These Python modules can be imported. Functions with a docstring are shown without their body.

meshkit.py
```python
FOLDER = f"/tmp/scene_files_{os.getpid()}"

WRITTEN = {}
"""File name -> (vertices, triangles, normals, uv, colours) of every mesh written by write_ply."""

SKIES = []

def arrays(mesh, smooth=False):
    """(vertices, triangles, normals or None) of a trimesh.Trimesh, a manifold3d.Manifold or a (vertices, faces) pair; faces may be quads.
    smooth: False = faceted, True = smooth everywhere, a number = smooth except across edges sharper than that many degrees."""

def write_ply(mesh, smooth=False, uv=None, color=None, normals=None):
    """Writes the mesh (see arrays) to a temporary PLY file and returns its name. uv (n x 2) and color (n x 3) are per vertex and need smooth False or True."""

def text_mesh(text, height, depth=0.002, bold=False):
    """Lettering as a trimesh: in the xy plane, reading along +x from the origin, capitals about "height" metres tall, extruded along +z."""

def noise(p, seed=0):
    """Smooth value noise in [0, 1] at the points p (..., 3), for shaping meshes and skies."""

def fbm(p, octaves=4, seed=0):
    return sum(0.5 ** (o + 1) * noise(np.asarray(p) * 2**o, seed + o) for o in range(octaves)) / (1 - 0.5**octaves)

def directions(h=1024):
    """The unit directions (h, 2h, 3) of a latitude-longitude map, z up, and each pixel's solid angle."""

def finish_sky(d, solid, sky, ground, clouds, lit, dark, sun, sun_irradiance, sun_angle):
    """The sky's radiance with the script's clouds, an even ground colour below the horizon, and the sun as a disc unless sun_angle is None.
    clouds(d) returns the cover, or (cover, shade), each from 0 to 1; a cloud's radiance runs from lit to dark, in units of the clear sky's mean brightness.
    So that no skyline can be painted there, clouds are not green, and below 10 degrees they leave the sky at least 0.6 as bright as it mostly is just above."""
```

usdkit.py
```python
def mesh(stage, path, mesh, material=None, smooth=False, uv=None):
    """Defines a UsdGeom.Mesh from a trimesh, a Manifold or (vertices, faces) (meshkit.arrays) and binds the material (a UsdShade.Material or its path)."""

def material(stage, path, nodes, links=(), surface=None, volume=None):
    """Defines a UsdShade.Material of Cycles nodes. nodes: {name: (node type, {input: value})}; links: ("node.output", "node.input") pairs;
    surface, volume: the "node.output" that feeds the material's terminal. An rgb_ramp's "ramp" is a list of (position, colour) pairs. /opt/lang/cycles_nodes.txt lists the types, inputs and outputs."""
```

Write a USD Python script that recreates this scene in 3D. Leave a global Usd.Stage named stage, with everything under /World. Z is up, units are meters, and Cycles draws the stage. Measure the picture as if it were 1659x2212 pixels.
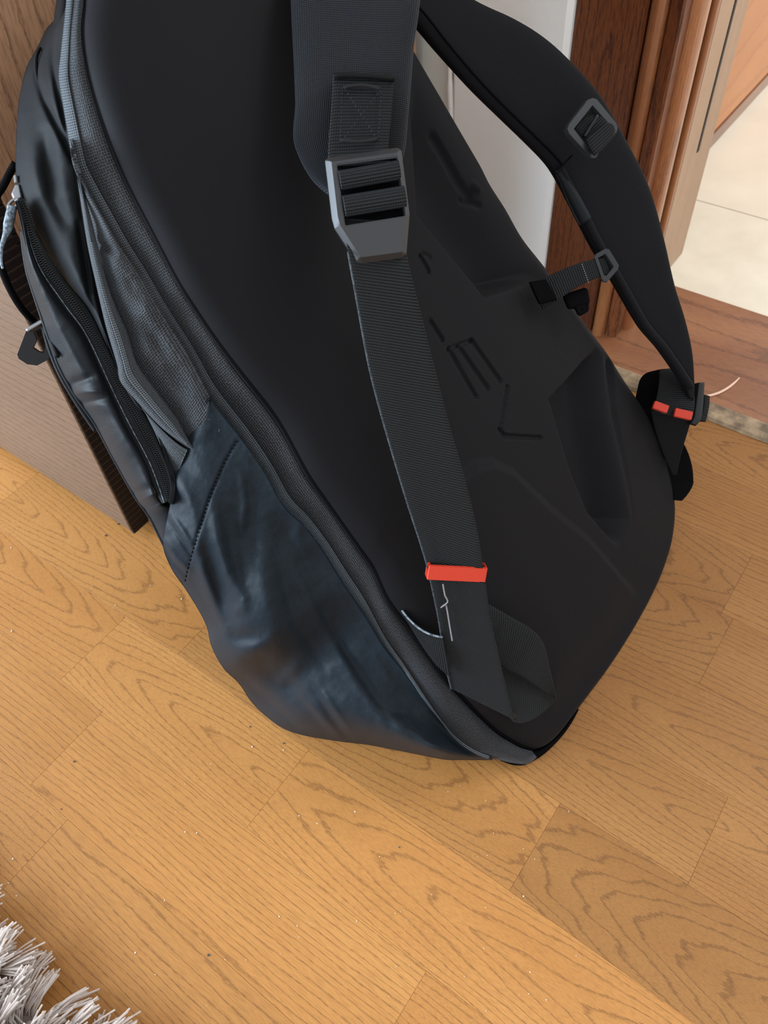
import math
import numpy as np, trimesh, shapely, usdkit
from scipy.interpolate import Akima1DInterpolator
from shapely.geometry import Polygon, LineString
from meshkit import noise, fbm
from pxr import Usd, UsdGeom, UsdLux, UsdShade, Gf, Sdf, Vt

stage = Usd.Stage.CreateInMemory()
UsdGeom.SetStageUpAxis(stage, 'Z'); UsdGeom.SetStageMetersPerUnit(stage, 1.0)
UsdGeom.Xform.Define(stage, '/World'); UsdGeom.Scope.Define(stage, '/World/Looks')
rng = np.random.default_rng(7)

# ---------------------------------------------------------------- camera
W, H, F = 1659, 2212, 1723.0                  # picture size and focal length in pixels
HGT = 0.65                                    # camera height above the floor
def ray(p): return np.array([p[0] - W / 2, p[1] - H / 2, F])
_dn = ray((955., 2500.)); _dn /= np.linalg.norm(_dn); _up = -_dn     # vanishing point of the verticals
_y = np.array([0, 0, 1.]) - _up * _up[2]; _y /= np.linalg.norm(_y)
R = np.stack([np.cross(_y, _up), _y, _up])    # camera (x right, y down, z ahead) -> world
C = np.array([0, 0, HGT])
cam = UsdGeom.Camera.Define(stage, '/World/camera')
M = np.eye(4); M[0, :3] = R[:, 0]; M[1, :3] = -R[:, 1]; M[2, :3] = -R[:, 2]; M[3, :3] = C
cam.AddTransformOp().Set(Gf.Matrix4d(M.tolist()))
cam.CreateFocalLengthAttr(4.4); cam.CreateHorizontalApertureAttr(4.4 * W / F); cam.CreateVerticalApertureAttr(4.4 * H / F)
cam.CreateClippingRangeAttr((0.02, 100.0)); cam.CreateFStopAttr(2.2); cam.CreateFocusDistanceAttr(0.56)
cam.CreateExposureAttr(0.0)

# room axes: A along the planks, B across them
A = np.array([math.cos(math.radians(-40)), math.sin(math.radians(-40)), 0]); B = np.array([-A[1], A[0], 0]); Z = np.array([0, 0, 1.])
def ab(a, b, z=0.0): return a * A + b * B + z * Z

# ---------------------------------------------------------------- light
def rect_light(name, pos, target, w, h, inten, col):
    l = UsdLux.RectLight.Define(stage, '/World/' + name)
    d = np.array(target) - np.array(pos); d = d / np.linalg.norm(d)
    x = np.cross(d, Z); x /= np.linalg.norm(x); y = np.cross(x, d)
    m = np.eye(4); m[0, :3] = x; m[1, :3] = y; m[2, :3] = -d; m[3, :3] = pos
    l.AddTransformOp().Set(Gf.Matrix4d(m.tolist()))
    l.CreateWidthAttr(w); l.CreateHeightAttr(h); l.CreateIntensityAttr(inten); l.CreateColorAttr(Gf.Vec3f(*col))
    return l
rect_light('window_light', ab(-1.75, -1.45, 0.80), ab(-0.2, 0.3, 0.25), 1.9, 1.4, 25.0, (0.72, 0.86, 1.0))
rect_light('hall_lamp', ab(0.9, 1.9, 2.3), ab(0.2, 1.3, 0), 0.9, 0.9, 9.5, (1.0, 0.965, 0.90))
dome = UsdLux.DomeLight.Define(stage, '/World/room_daylight')
dome.CreateIntensityAttr(0.45); dome.CreateColorAttr(Gf.Vec3f(0.98, 0.98, 1.0))

# ---------------------------------------------------------------- helpers
used = {}
def numbered(path):
    k = used.get(path, 0); used[path] = k + 1
    return path if k == 0 else f'{path}_{k:03d}'
def tag(prim, label=None, cat=None, group=None, kind=None):
    for k, x in (('label', label), ('category', cat), ('group', group), ('kind', kind)):
        if x: prim.SetCustomDataByKey(k, x)
    return prim
def thing(name, label, cat, kind=None, group=None, loc=None):
    x = UsdGeom.Xform.Define(stage, numbered('/World/' + name))
    if loc is not None: x.AddTranslateOp().Set(Gf.Vec3d(*map(float, loc)))
    return str(tag(x.GetPrim(), label, cat, group, kind).GetPath())
def part(parent, name, mesh, m, smooth=False, uv=None, label=None, kind=None, gp=None):
    p = usdkit.mesh(stage, numbered(parent + '/' + name), mesh, '/World/Looks/' + m, smooth=smooth, uv=uv)
    if gp is not None:
        UsdGeom.PrimvarsAPI(p).CreatePrimvar('gp', Sdf.ValueTypeNames.Vector3fArray, 'vertex').Set(Vt.Vec3fArray.FromNumpy(np.asarray(gp, np.float32)))
    if label or kind: tag(p.GetPrim(), label, kind=kind)
    return str(p.GetPath())
def akima(pts, n, ends=None):
    """n points evenly spaced along a smooth curve through pts (any dimension)."""
    p = np.asarray(pts, float); d = np.linalg.norm(np.diff(p[:, :min(3, p.shape[1])], axis=0), axis=1); t = np.r_[0, np.cumsum(d)]
    f = Akima1DInterpolator(t, p) if len(p) > 2 else (lambda x: p[0] + (p[1] - p[0]) * (np.asarray(x) / t[-1])[:, None])
    tt = np.linspace(0, t[-1], 400); q = f(tt); s = np.r_[0, np.cumsum(np.linalg.norm(np.diff(q[:, :min(3, p.shape[1])], axis=0), axis=1))]
    return f(np.interp(np.linspace(0, s[-1], n), s, tt))
def grid_faces(m, n, close_n=False, close_m=False):
    i, j = np.meshgrid(np.arange(m if close_m else m - 1), np.arange(n if close_n else n - 1), indexing='ij')
    i2, j2 = (i + 1) % m, (j + 1) % n
    return np.stack([i * n + j, i * n + j2, i2 * n + j2, i2 * n + j], -1).reshape(-1, 4)
def grid_uv(P):
    du = np.linalg.norm(np.diff(P, axis=1), axis=2).mean(0); dv = np.linalg.norm(np.diff(P, axis=0), axis=2).mean(1)
    u = np.r_[0, np.cumsum(du)]; v = np.r_[0, np.cumsum(dv)]
    return np.stack(np.broadcast_arrays(u[None, :], v[:, None]), -1).reshape(-1, 2)
def unit(v): return v / np.maximum(np.linalg.norm(v, axis=-1, keepdims=True), 1e-12)
def grid_normals(P):
    return unit(np.cross(np.gradient(P, axis=1), np.gradient(P, axis=0)))
def sheet(parent, name, P, m, th=0.0012, towards=None, label=None, kind=None, uvoff=0.0):
    """An open grid of points as cloth of thickness th, closed round its edge."""
    N = grid_normals(P); t = (C - P) if towards is None else np.broadcast_to(towards, P.shape)
    if (N * t).sum() < 0: N = -N
    a, b, _ = P.shape; Q = P - N * th
    v = np.vstack([P.reshape(-1, 3), Q.reshape(-1, 3)]); f = grid_faces(a, b); k = a * b
    rim = np.r_[np.arange(b), np.arange(2 * b - 1, a * b, b), np.arange(a * b - 2, (a - 1) * b - 1, -1), np.arange((a - 2) * b, 0, -b)]
    r2 = np.roll(rim, -1); side = np.stack([rim, r2, r2 + k, rim + k], 1)
    n0 = np.cross(P[0, 1] - P[0, 0], P[1, 0] - P[0, 0])
    if (np.cross(P[:-1, 1:] - P[:-1, :-1], P[1:, :-1] - P[:-1, :-1]) * N[:-1, :-1]).sum() < 0: f = f[:, ::-1]
    uv = grid_uv(P) + uvoff
    return part(parent, name, (v, np.vstack([f, f[:, ::-1] + k, side])), m, smooth=True, uv=np.vstack([uv, uv]), label=label, kind=kind)
def pad(parent, name, Le, Re, th, m, n=60, k=28, px=0.55, py=0.9, label=None, caps=True, front=True, taper=0.0):
    """A padded or woven strap between two edge curves, its front lying at the edges' depth; th = thickness."""
    Le, Re = akima(Le, n), akima(Re, n); c = (Le + Re) / 2; hv = (Re - Le) / 2; hw = np.linalg.norm(hv, axis=1, keepdims=True); hu = hv / hw
    T = unit(np.gradient(c, axis=0)); N = unit(np.cross(hu, T)); flip = np.sign((N * (C - c)).sum(1).mean()); N = N * flip
    thk = np.broadcast_to(np.asarray(th, float), (n,))[:, None]
    if front: c = c - N * thk / 2
    ph = np.arange(k) * 2 * np.pi / k; cs, sn = np.cos(ph), np.sin(ph)
    X = np.sign(cs) * np.abs(cs) ** px; Y = np.sign(sn) * np.abs(sn) ** py
    P = c[:, None] + hv[:, None] * X[None, :, None] + N[:, None] * (thk[:, None] / 2) * Y[None, :, None]
    v = P.reshape(-1, 3); f = grid_faces(n, k, close_n=True)
    L = np.r_[0, np.cumsum(np.linalg.norm(np.diff(c, axis=0), axis=1))]
    uv = np.stack(np.broadcast_arrays(X[None, :] * hw.mean() + 0.2, L[:, None]), -1).reshape(-1, 2)
    if caps:
        v = np.vstack([v, c[:1], c[-1:]]); o = len(v) - 2; j = np.arange(k)
        tri = np.vstack([np.stack([np.full(k, o), (j + 1) % k, j], 1), np.stack([np.full(k, o + 1), (n - 1) * k + j, (n - 1) * k + (j + 1) % k], 1)])
        uv = np.vstack([uv, [[0.2, 0], [0.2, L[-1]]]])
        f = np.vstack([f[:, [0, 1, 2]], f[:, [0, 2, 3]], tri])
    if flip * 1 < 0: f = f[:, ::-1]
    tm = trimesh.Trimesh(v, f if f.shape[1] == 3 else np.vstack([f[:, [0, 1, 2]], f[:, [0, 2, 3]]]), process=False)
    if tm.volume < 0: tm.invert()
    return part(parent, name, (np.array(tm.vertices), np.array(tm.faces)), m, smooth=True, uv=uv, label=label)
def tube(pts, r, sides=8, n=None, close=False, rx=1.0):
    p = np.asarray(pts, float) if n is None else akima(pts, n)
    T = unit(np.gradient(p, axis=0)); up = unit(C - p) ; a = unit(np.cross(T, up)); b = np.cross(a, T)
    r = np.broadcast_to(np.asarray(r, float), (len(p),))[:, None, None]; ph = np.arange(sides) * 2 * np.pi / sides
    v = p[:, None] + r * (np.cos(ph)[None, :, None] * a[:, None] * rx + np.sin(ph)[None, :, None] * b[:, None])
    q = grid_faces(len(p), sides, close_n=True); f = np.vstack([q[:, [0, 1, 2]], q[:, [0, 2, 3]]])
    o = len(p) * sides; j = np.arange(sides)
    f = np.vstack([f, np.stack([np.full(sides, o), (j + 1) % sides, j], 1), np.stack([np.full(sides, o + 1), o - sides + j, o - sides + (j + 1) % sides], 1)])
    m = trimesh.Trimesh(np.vstack([v.reshape(-1, 3), p[:1], p[-1:]]), f, process=False)
    if m.volume < 0: m.invert()
    return m
def tubes(lst, r, sides=6, n=None):
    return trimesh.util.concatenate([tube(t, r, sides, n) for t in lst])
def box_ab(a0, a1, b0, b1, z0, z1, bev=0.0):
    """A box in room axes, its edges chamfered by bev."""
    x, y, z = (a1 - a0) / 2, (b1 - b0) / 2, (z1 - z0) / 2; e = bev
    pts = [(sx * (x - e * (k != 0)), sy * (y - e * (k != 1)), sz * (z - e * (k != 2))) for k in range(3) for sx in (-1, 1) for sy in (-1, 1) for sz in (-1, 1)] if e else [(sx * x, sy * y, sz * z) for sx in (-1, 1) for sy in (-1, 1) for sz in (-1, 1)]
    m = trimesh.convex.convex_hull(np.array(pts)); v = m.vertices + [(a0 + a1) / 2, (b0 + b1) / 2, (z0 + z1) / 2]
    return trimesh.Trimesh(v[:, :1] * A + v[:, 1:2] * B + v[:, 2:] * Z, m.faces, process=False)
def bar(prof, origin, ex, ey, ez, length):
    """A profile polygon (metres, in ex, ey) pulled along ez."""
    m = trimesh.creation.extrude_polygon(Polygon(prof), length, engine='earcut'); v = np.array(m.vertices)
    out = trimesh.Trimesh(np.asarray(origin) + v[:, :1] * ex + v[:, 1:2] * ey + v[:, 2:] * ez, m.faces, process=False)
    if out.volume < 0: out.invert()
    return out
def plate(poly, fr, th, bev):
    """A shapely polygon in the frame fr=(origin, ex, ey, ez) as a plate with chamfered rims; its front face lies at ez=0."""
    o, ex, ey, ez = fr
    inner = poly.buffer(-bev, join_style=1)
    tm = []
    top = trimesh.creation.triangulate_polygon(inner, engine='earcut'); tv = np.c_[top[0], np.zeros(len(top[0]))]; tm.append(trimesh.Trimesh(tv, top[1], process=False))
    bk = trimesh.creation.extrude_polygon(poly, max(th - bev, 1e-5), engine='earcut'); bk.apply_translation([0, 0, -th]); tm.append(bk)
    steps = [(bev * (1 - math.sin(x)), -bev * (1 - math.cos(x))) for x in np.linspace(0, math.pi / 2, 5)]
    for (i0, z0), (i1, z1) in zip(steps[:-1], steps[1:]):
        g = poly.buffer(-i1 if i1 > 1e-9 else 0); s = trimesh.creation.extrude_polygon(g, max(abs(z1 - z0) , 1e-5) + 2e-5, engine='earcut'); s.apply_translation([0, 0, z1]); tm.append(s)
    m = trimesh.util.concatenate(tm); v = np.array(m.vertices)
    return trimesh.Trimesh(np.asarray(o) + v[:, :1] * ex + v[:, 1:2] * ey + v[:, 2:] * ez, m.faces, process=False)

# ---------------------------------------------------------------- materials
def look(name, base, rough=0.5, spec=0.5, bump=None, vary=None, sheen=0.0, metal=0.0, coat=0.0, sheen_tint=(1, 1, 1), sheen_rough=0.4, coat_rough=0.1):
    """A principled look; bump=(scale, distance), vary=(scale, darker colour) use world position."""
    n = {'p': ('principled_bsdf', dict(base_color=base, roughness=rough, specular_ior_level=spec, sheen_weight=sheen, sheen_roughness=sheen_rough, sheen_tint=sheen_tint, metallic=metal, coat_weight=coat, coat_roughness=coat_rough)), 'g': ('geometry', {})}; l = []
    if bump:
        n['bn'] = ('noise_texture', dict(scale=bump[0], detail=3)); n['b'] = ('bump', dict(distance=bump[1], strength=1.0)); l += [('g.position', 'bn.vector'), ('bn.fac', 'b.height'), ('b.normal', 'p.normal')]
    if vary:
        n['vn'] = ('noise_texture', dict(scale=vary[0], detail=3)); n['vr'] = ('rgb_ramp', dict(ramp=[(0.35, vary[1]), (0.65, base)])); l += [('g.position', 'vn.vector'), ('vn.fac', 'vr.fac'), ('vr.color', 'p.base_color')]
    usdkit.material(stage, '/World/Looks/' + name, n, l, surface='p.BSDF')
def weave(name, dark, light, pu, pv, rough=0.6, dist=0.0004, sheen=0.3, spec=0.35, amt_u=1.0, noise_mix=0.0, tint=(0.7, 0.85, 1)):
    """Woven threads over the mesh's uv (metres): pitch pu across, pv along."""
    n = {'tc': ('texture_coordinate', {}),
         'nz': ('noise_texture', dict(scale=900.0, detail=1)), 'nm': ('mix_vector', dict(fac=0.0006)), 
         'wu': ('wave_texture', dict(scale=0.314 / pu, bands_direction='x', distortion=0.0)), 'wv': ('wave_texture', dict(scale=0.314 / pv, bands_direction='y', distortion=0.0)),
         'mu': ('math', dict(math_type='multiply', value2=amt_u)), 'ma': ('math', dict(math_type='add')), 'md': ('math', dict(math_type='divide', value2=1 + amt_u)),
         'r': ('rgb_ramp', dict(ramp=[(0.1, dark), (0.75, light)])), 'b': ('bump', dict(distance=dist, strength=1.0)),
         'p': ('principled_bsdf', dict(roughness=rough, specular_ior_level=spec, sheen_weight=sheen, sheen_roughness=0.35, sheen_tint=tint))}
    l = [('tc.UV', 'wu.vector'), ('tc.UV', 'wv.vector'), ('wu.fac', 'mu.value1'), ('mu.value', 'ma.value1'), ('wv.fac', 'ma.value2'), ('ma.value', 'md.value1'), ('md.value', 'r.fac'), ('r.color', 'p.base_color'), ('md.value', 'b.height'), ('b.normal', 'p.normal')]
    n.pop('nz'); n.pop('nm')
    usdkit.material(stage, '/World/Looks/' + name, n, l, surface='p.BSDF')
def dots(name, dark, light, pitch, rough=0.6, sheen=0.16, dist=0.0006):
    """Spacer mesh: a honeycomb of small holes over the uv."""
    n = {'tc': ('texture_coordinate', {}), 'm': ('mapping', dict(scale=(1 / pitch, 1 / pitch, 1.0))), 'v': ('voronoi_texture', dict(scale=1.0, randomness=0.25, dimensions='2D')),
         'r': ('rgb_ramp', dict(ramp=[(0.22, dark), (0.5, light)])), 'b': ('bump', dict(distance=dist, strength=1.0)),
         'p': ('principled_bsdf', dict(roughness=rough, specular_ior_level=0.2, sheen_weight=sheen, sheen_roughness=0.35, sheen_tint=(0.75, 0.87, 1)))}
    l = [('tc.UV', 'm.vector'), ('m.vector', 'v.vector'), ('v.distance', 'r.fac'), ('r.color', 'p.base_color'), ('v.distance', 'b.height'), ('b.normal', 'p.normal')]
    usdkit.material(stage, '/World/Looks/' + name, n, l, surface='p.BSDF')
def wood(name, light, dark, line, spacing, axis_scale, rough=0.35, coat=0.0, pores=0.5, spec=0.5, ringmix=0.8, dist=2.2):
    """Grain from the mesh primvar gp: x runs along the grain, y and z across; rings round the x axis."""
    n = {'a': ('attribute', dict(attribute='gp')), 's': ('separate_xyz', {}),
         'm1': ('mapping', dict(scale=(5 * axis_scale, 26 * axis_scale, 26 * axis_scale))), 'n1': ('noise_texture', dict(scale=1.0, detail=2)),
         'm2': ('mapping', dict(scale=(110, 420, 420))), 'n2': ('noise_texture', dict(scale=1.0, detail=2)),
         'm3': ('mapping', dict(scale=(75, 1250, 1250))), 'n3': ('noise_texture', dict(scale=1.0, detail=2)),
         'm4': ('mapping', dict(scale=(2.5, 9, 9))), 'n4': ('noise_texture', dict(scale=1.0, detail=2)),
         'yy': ('math', dict(math_type='multiply')), 'zz': ('math', dict(math_type='multiply')), 'ad': ('math', dict(math_type='add')), 'sq': ('math', dict(math_type='sqrt')),
         'd1': ('math', dict(math_type='multiply_add', value2=spacing * dist)), 'd2': ('math', dict(math_type='multiply_add', value2=spacing * 0.34)),
         'dv': ('math', dict(math_type='divide', value2=spacing)), 'fr': ('math', dict(math_type='fraction')),
         'rr': ('rgb_ramp', dict(ramp=[(0.0, (0, 0, 0)), (0.60, (0.03, 0.03, 0.03)), (0.74, (0.16, 0.16, 0.16)), (0.80, (1, 1, 1)), (0.90, (0.85, 0.85, 0.85)), (0.95, (0, 0, 0))])),
         'pr': ('rgb_ramp', dict(ramp=[(0.38, (1, 1, 1)), (0.52, (0, 0, 0))])),
         'pm': ('math', dict(math_type='multiply', value2=pores)), 'rm': ('math', dict(math_type='multiply', value2=ringmix)), 'm5': ('mapping', dict(scale=(240, 900, 900))), 'n5': ('noise_texture', dict(scale=1.0, detail=2)), 'r5': ('rgb_ramp', dict(ramp=[(0.42, (1, 1, 1)), (0.62, (0.42, 0.42, 0.42))])), 'k5': ('math', dict(math_type='multiply')),
         'c1': ('mix_color', dict(a=light, b=dark)), 'c2': ('mix_color', dict(b=line)), 'c3': ('mix_color', dict(b=line)),
         'tc': ('texture_coordinate', {}), 'su': ('separate_xyz', {}), 'hv': ('hsv', dict(saturation=1.0)),
         'br': ('rgb_ramp', dict(ramp=[(0.3, (0.0, 0.0, 0.0)), (0.7, (1, 1, 1))])),
         'b': ('bump', dict(distance=0.00025, strength=0.5, invert=True)),
         'p': ('principled_bsdf', dict(roughness=rough, specular_ior_level=spec, coat_weight=coat, coat_roughness=0.2))}
    l = [('a.vector', 's.vector'), ('a.vector', 'm1.vector'), ('a.vector', 'm2.vector'), ('a.vector', 'm3.vector'), ('a.vector', 'm4.vector'),
         ('m1.vector', 'n1.vector'), ('m2.vector', 'n2.vector'), ('m3.vector', 'n3.vector'), ('m4.vector', 'n4.vector'),
         ('s.y', 'yy.value1'), ('s.y', 'yy.value2'), ('s.z', 'zz.value1'), ('s.z', 'zz.value2'), ('yy.value', 'ad.value1'), ('zz.value', 'ad.value2'), ('ad.value', 'sq.value1'),
         ('n1.fac', 'd1.value1'), ('sq.value', 'd1.value3'), ('n2.fac', 'd2.value1'), ('d1.value', 'd2.value3'), ('d2.value', 'dv.value1'), ('dv.value', 'fr.value1'), ('fr.value', 'rr.fac'),
         ('n3.fac', 'pr.fac'), ('pr.color', 'pm.value1'), ('n4.fac', 'br.fac'), ('br.color', 'c1.fac'), ('rr.color', 'k5.value1'), ('a.vector', 'm5.vector'), ('m5.vector', 'n5.vector'), ('n5.fac', 'r5.fac'), ('r5.color', 'k5.value2'), ('k5.value', 'rm.value1'), ('rm.value', 'c2.fac'), ('c1.result', 'c2.a'), ('pm.value', 'c3.fac'), ('c2.result', 'c3.a'),
         ('tc.UV', 'su.vector'), ('su.x', 'hv.value'), ('c3.result', 'hv.color'), ('hv.color', 'p.base_color'), ('pm.value', 'b.height'), ('b.normal', 'p.normal')]
    usdkit.material(stage, '/World/Looks/' + name, n, l, surface='p.BSDF')

wood('oak', (0.392, 0.186, 0.054), (0.330, 0.145, 0.038), (0.145, 0.060, 0.017), 0.0078, 1.0, rough=0.42, pores=0.30, ringmix=0.72, spec=0.22, dist=3.2)
wood('mahogany', (0.19, 0.060, 0.019), (0.105, 0.030, 0.010), (0.03, 0.010, 0.006), 0.006, 1.0, rough=0.35, coat=0.12, pores=0.6, spec=0.3)
wood('bead_wood', (0.36, 0.15, 0.055), (0.24, 0.085, 0.03), (0.10, 0.03, 0.012), 0.02, 0.6, rough=0.32, coat=0.4, pores=0.3, ringmix=0.5)
wood('sill_wood', (0.36, 0.165, 0.075), (0.20, 0.072, 0.028), (0.06, 0.022, 0.014), 0.035, 0.8, rough=0.35, pores=0.3, ringmix=0.6)
wood('tan_wood', (0.40, 0.255, 0.155), (0.33, 0.20, 0.115), (0.26, 0.14, 0.08), 0.012, 0.6, rough=0.45, pores=0.25, ringmix=0.35)
wood('honey_wood', (0.56, 0.24, 0.085), (0.42, 0.16, 0.05), (0.33, 0.12, 0.04), 0.03, 0.5, rough=0.4, pores=0.2, ringmix=0.5)
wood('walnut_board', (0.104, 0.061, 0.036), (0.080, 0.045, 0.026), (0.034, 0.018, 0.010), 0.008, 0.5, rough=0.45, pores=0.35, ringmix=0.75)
look('dark_rib', (0.012, 0.009, 0.009), 0.55, 0.25, bump=(300, 0.0003))
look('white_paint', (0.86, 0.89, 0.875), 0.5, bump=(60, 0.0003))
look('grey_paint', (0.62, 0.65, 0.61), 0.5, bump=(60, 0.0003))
look('caulk', (0.84, 0.83, 0.80), 0.5, bump=(150, 0.001))
look('tile_glaze', (0.77, 0.73, 0.61), 0.22, vary=(9, (0.71, 0.67, 0.55)))
look('tile_glaze_speck', (0.75, 0.71, 0.59), 0.25, vary=(22, (0.69, 0.65, 0.53)))
look('grout', (0.32, 0.28, 0.20), 0.8)
look('metal_strip', (0.34, 0.25, 0.15), 0.5, vary=(60, (0.12, 0.085, 0.05)), bump=(90, 0.0015))
look('eva', (0.0062, 0.0062, 0.0074), 0.64, 0.070, bump=(2600, 0.00012), sheen=0.02, sheen_rough=0.5)
look('strap_fabric', (0.0058, 0.0061, 0.0074), 0.68, 0.06, bump=(2400, 0.0002), sheen=0.02, sheen_rough=0.45)
look('black_fabric', (0.006, 0.0063, 0.0072), 0.65, 0.08, bump=(1500, 0.0002), sheen=0.02)
look('void_fabric', (0.0025, 0.0025, 0.003), 0.8, 0.03)
look('coated_fabric', (0.0075, 0.0092, 0.0112), 0.48, 0.09, bump=(1300, 0.00012), sheen=0.04, sheen_tint=(0.7, 0.85, 1))
look('compartment_fabric', (0.0045, 0.0053, 0.0062), 0.60, 0.08, bump=(1300, 0.00012), sheen=0.03, sheen_tint=(0.7, 0.85, 1))
look('satin', (0.0110, 0.0165, 0.0220), 0.44, 0.085, bump=(1900, 0.00016), vary=(1500, (0.0075, 0.0115, 0.0155)), sheen=0.0, sheen_tint=(0.6, 0.8, 1), sheen_rough=0.3)
look('thread', (0.014, 0.0135, 0.0145), 0.7, 0.1)
look('edge_highlight', (0.05, 0.062, 0.072), 0.6, 0.3, bump=(700, 0.0005), vary=(700, (0.012, 0.015, 0.018)))  # window light on the webbing's edge, put into a paler colour
look('grey_thread', (0.15, 0.14, 0.145), 0.8, 0.3)
look('plastic', (0.007, 0.008, 0.009), 0.40, 0.2, bump=(1200, 0.00005))
look('matte_plastic', (0.021, 0.024, 0.027), 0.5, 0.25, bump=(1200, 0.00008))
look('gunmetal', (0.040, 0.041, 0.043), 0.40, 0.3, metal=0.6, bump=(1500, 0.00003))
look('bright_metal', (0.22, 0.235, 0.255), 0.3, 0.5, metal=0.9)
look('orange', (0.40, 0.027, 0.010), 0.45, 0.3, bump=(500, 0.00006))
look('cord', (0.20, 0.25, 0.30), 0.7, 0.3, bump=(900, 0.0006), vary=(500, (0.05, 0.06, 0.07)))
look('crumb_white', (0.75, 0.72, 0.66), 0.7); look('crumb_grey', (0.07, 0.075, 0.08), 0.8, 0.1); look('string', (0.75, 0.52, 0.40), 0.8)
look('rug_base', (0.16, 0.12, 0.10), 0.9)
weave('webbing', (0.0006, 0.0007, 0.0008), (0.0105, 0.0130, 0.0145), 0.0013, 0.00185, rough=0.6, dist=0.0008, sheen=0.02, amt_u=0.30, spec=0.2)
weave('webbing_dark', (0.0014, 0.0016, 0.0018), (0.0125, 0.0140, 0.0155), 0.0013, 0.0018, rough=0.65, dist=0.0007, sheen=0.01, amt_u=0.25, spec=0.15)
weave('canvas', (0.0008, 0.0010, 0.0013), (0.0036, 0.0043, 0.0066), 0.0012, 0.0011, rough=0.65, dist=0.0005, sheen=0.17, amt_u=0.8, spec=0.15)
weave('tape', (0.003, 0.0038, 0.0045), (0.010, 0.0125, 0.014), 0.0009, 0.0012, rough=0.6, dist=0.0004, sheen=0.02, spec=0.15)
weave('binding_stitch', (0.010, 0.0125, 0.015), (0.145, 0.172, 0.195), 0.0011, 0.0013, rough=0.6, dist=0.0012, sheen=0.08, amt_u=1.0, spec=0.2)
dots('mesh_cloth', (0.0028, 0.0030, 0.0033), (0.036, 0.041, 0.047), 0.00145)
dots('mesh_cloth_fine', (0.008, 0.0092, 0.0105), (0.050, 0.057, 0.065), 0.00105)

# ================================================================ the room
def on_plane(p, P0, n): d = R @ ray(p); return C + (((P0 - C) @ n) / (d @ n)) * d
def woodpart(parent, name, mesh, m, along, seed, slope=0.0, z0=0.05, tint=1.0, label=None, across=None, wide=1.0, shift=None):
    """A wooden piece whose grain runs along a direction; gp carries the grain coordinates, uv.x the tone."""
    r = np.random.default_rng(seed); v = np.array(mesh.vertices); along = np.asarray(along, float)
    x = v @ along; rest = v - x[:, None] * along
    e1 = np.cross(along, [0.3, 0.5, 0.81]) if across is None else np.asarray(across, float); e1 = e1 / np.linalg.norm(e1); e2 = np.cross(along, e1)
    y = rest @ e1; z = rest @ e2
    gp = np.stack([x + r.uniform(0, 5), (y - y.mean() + (r.uniform(-0.02, 0.02) if shift is None else shift)) * wide, (z - z.mean()) * 0.6 + z0 + slope * (x - x.mean())], 1)
    uv = np.stack([np.full(len(v), tint), np.zeros(len(v))], 1)
    return part(parent, name, (v, np.array(mesh.faces)), m, smooth=False, uv=uv, gp=gp, label=label)

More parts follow.
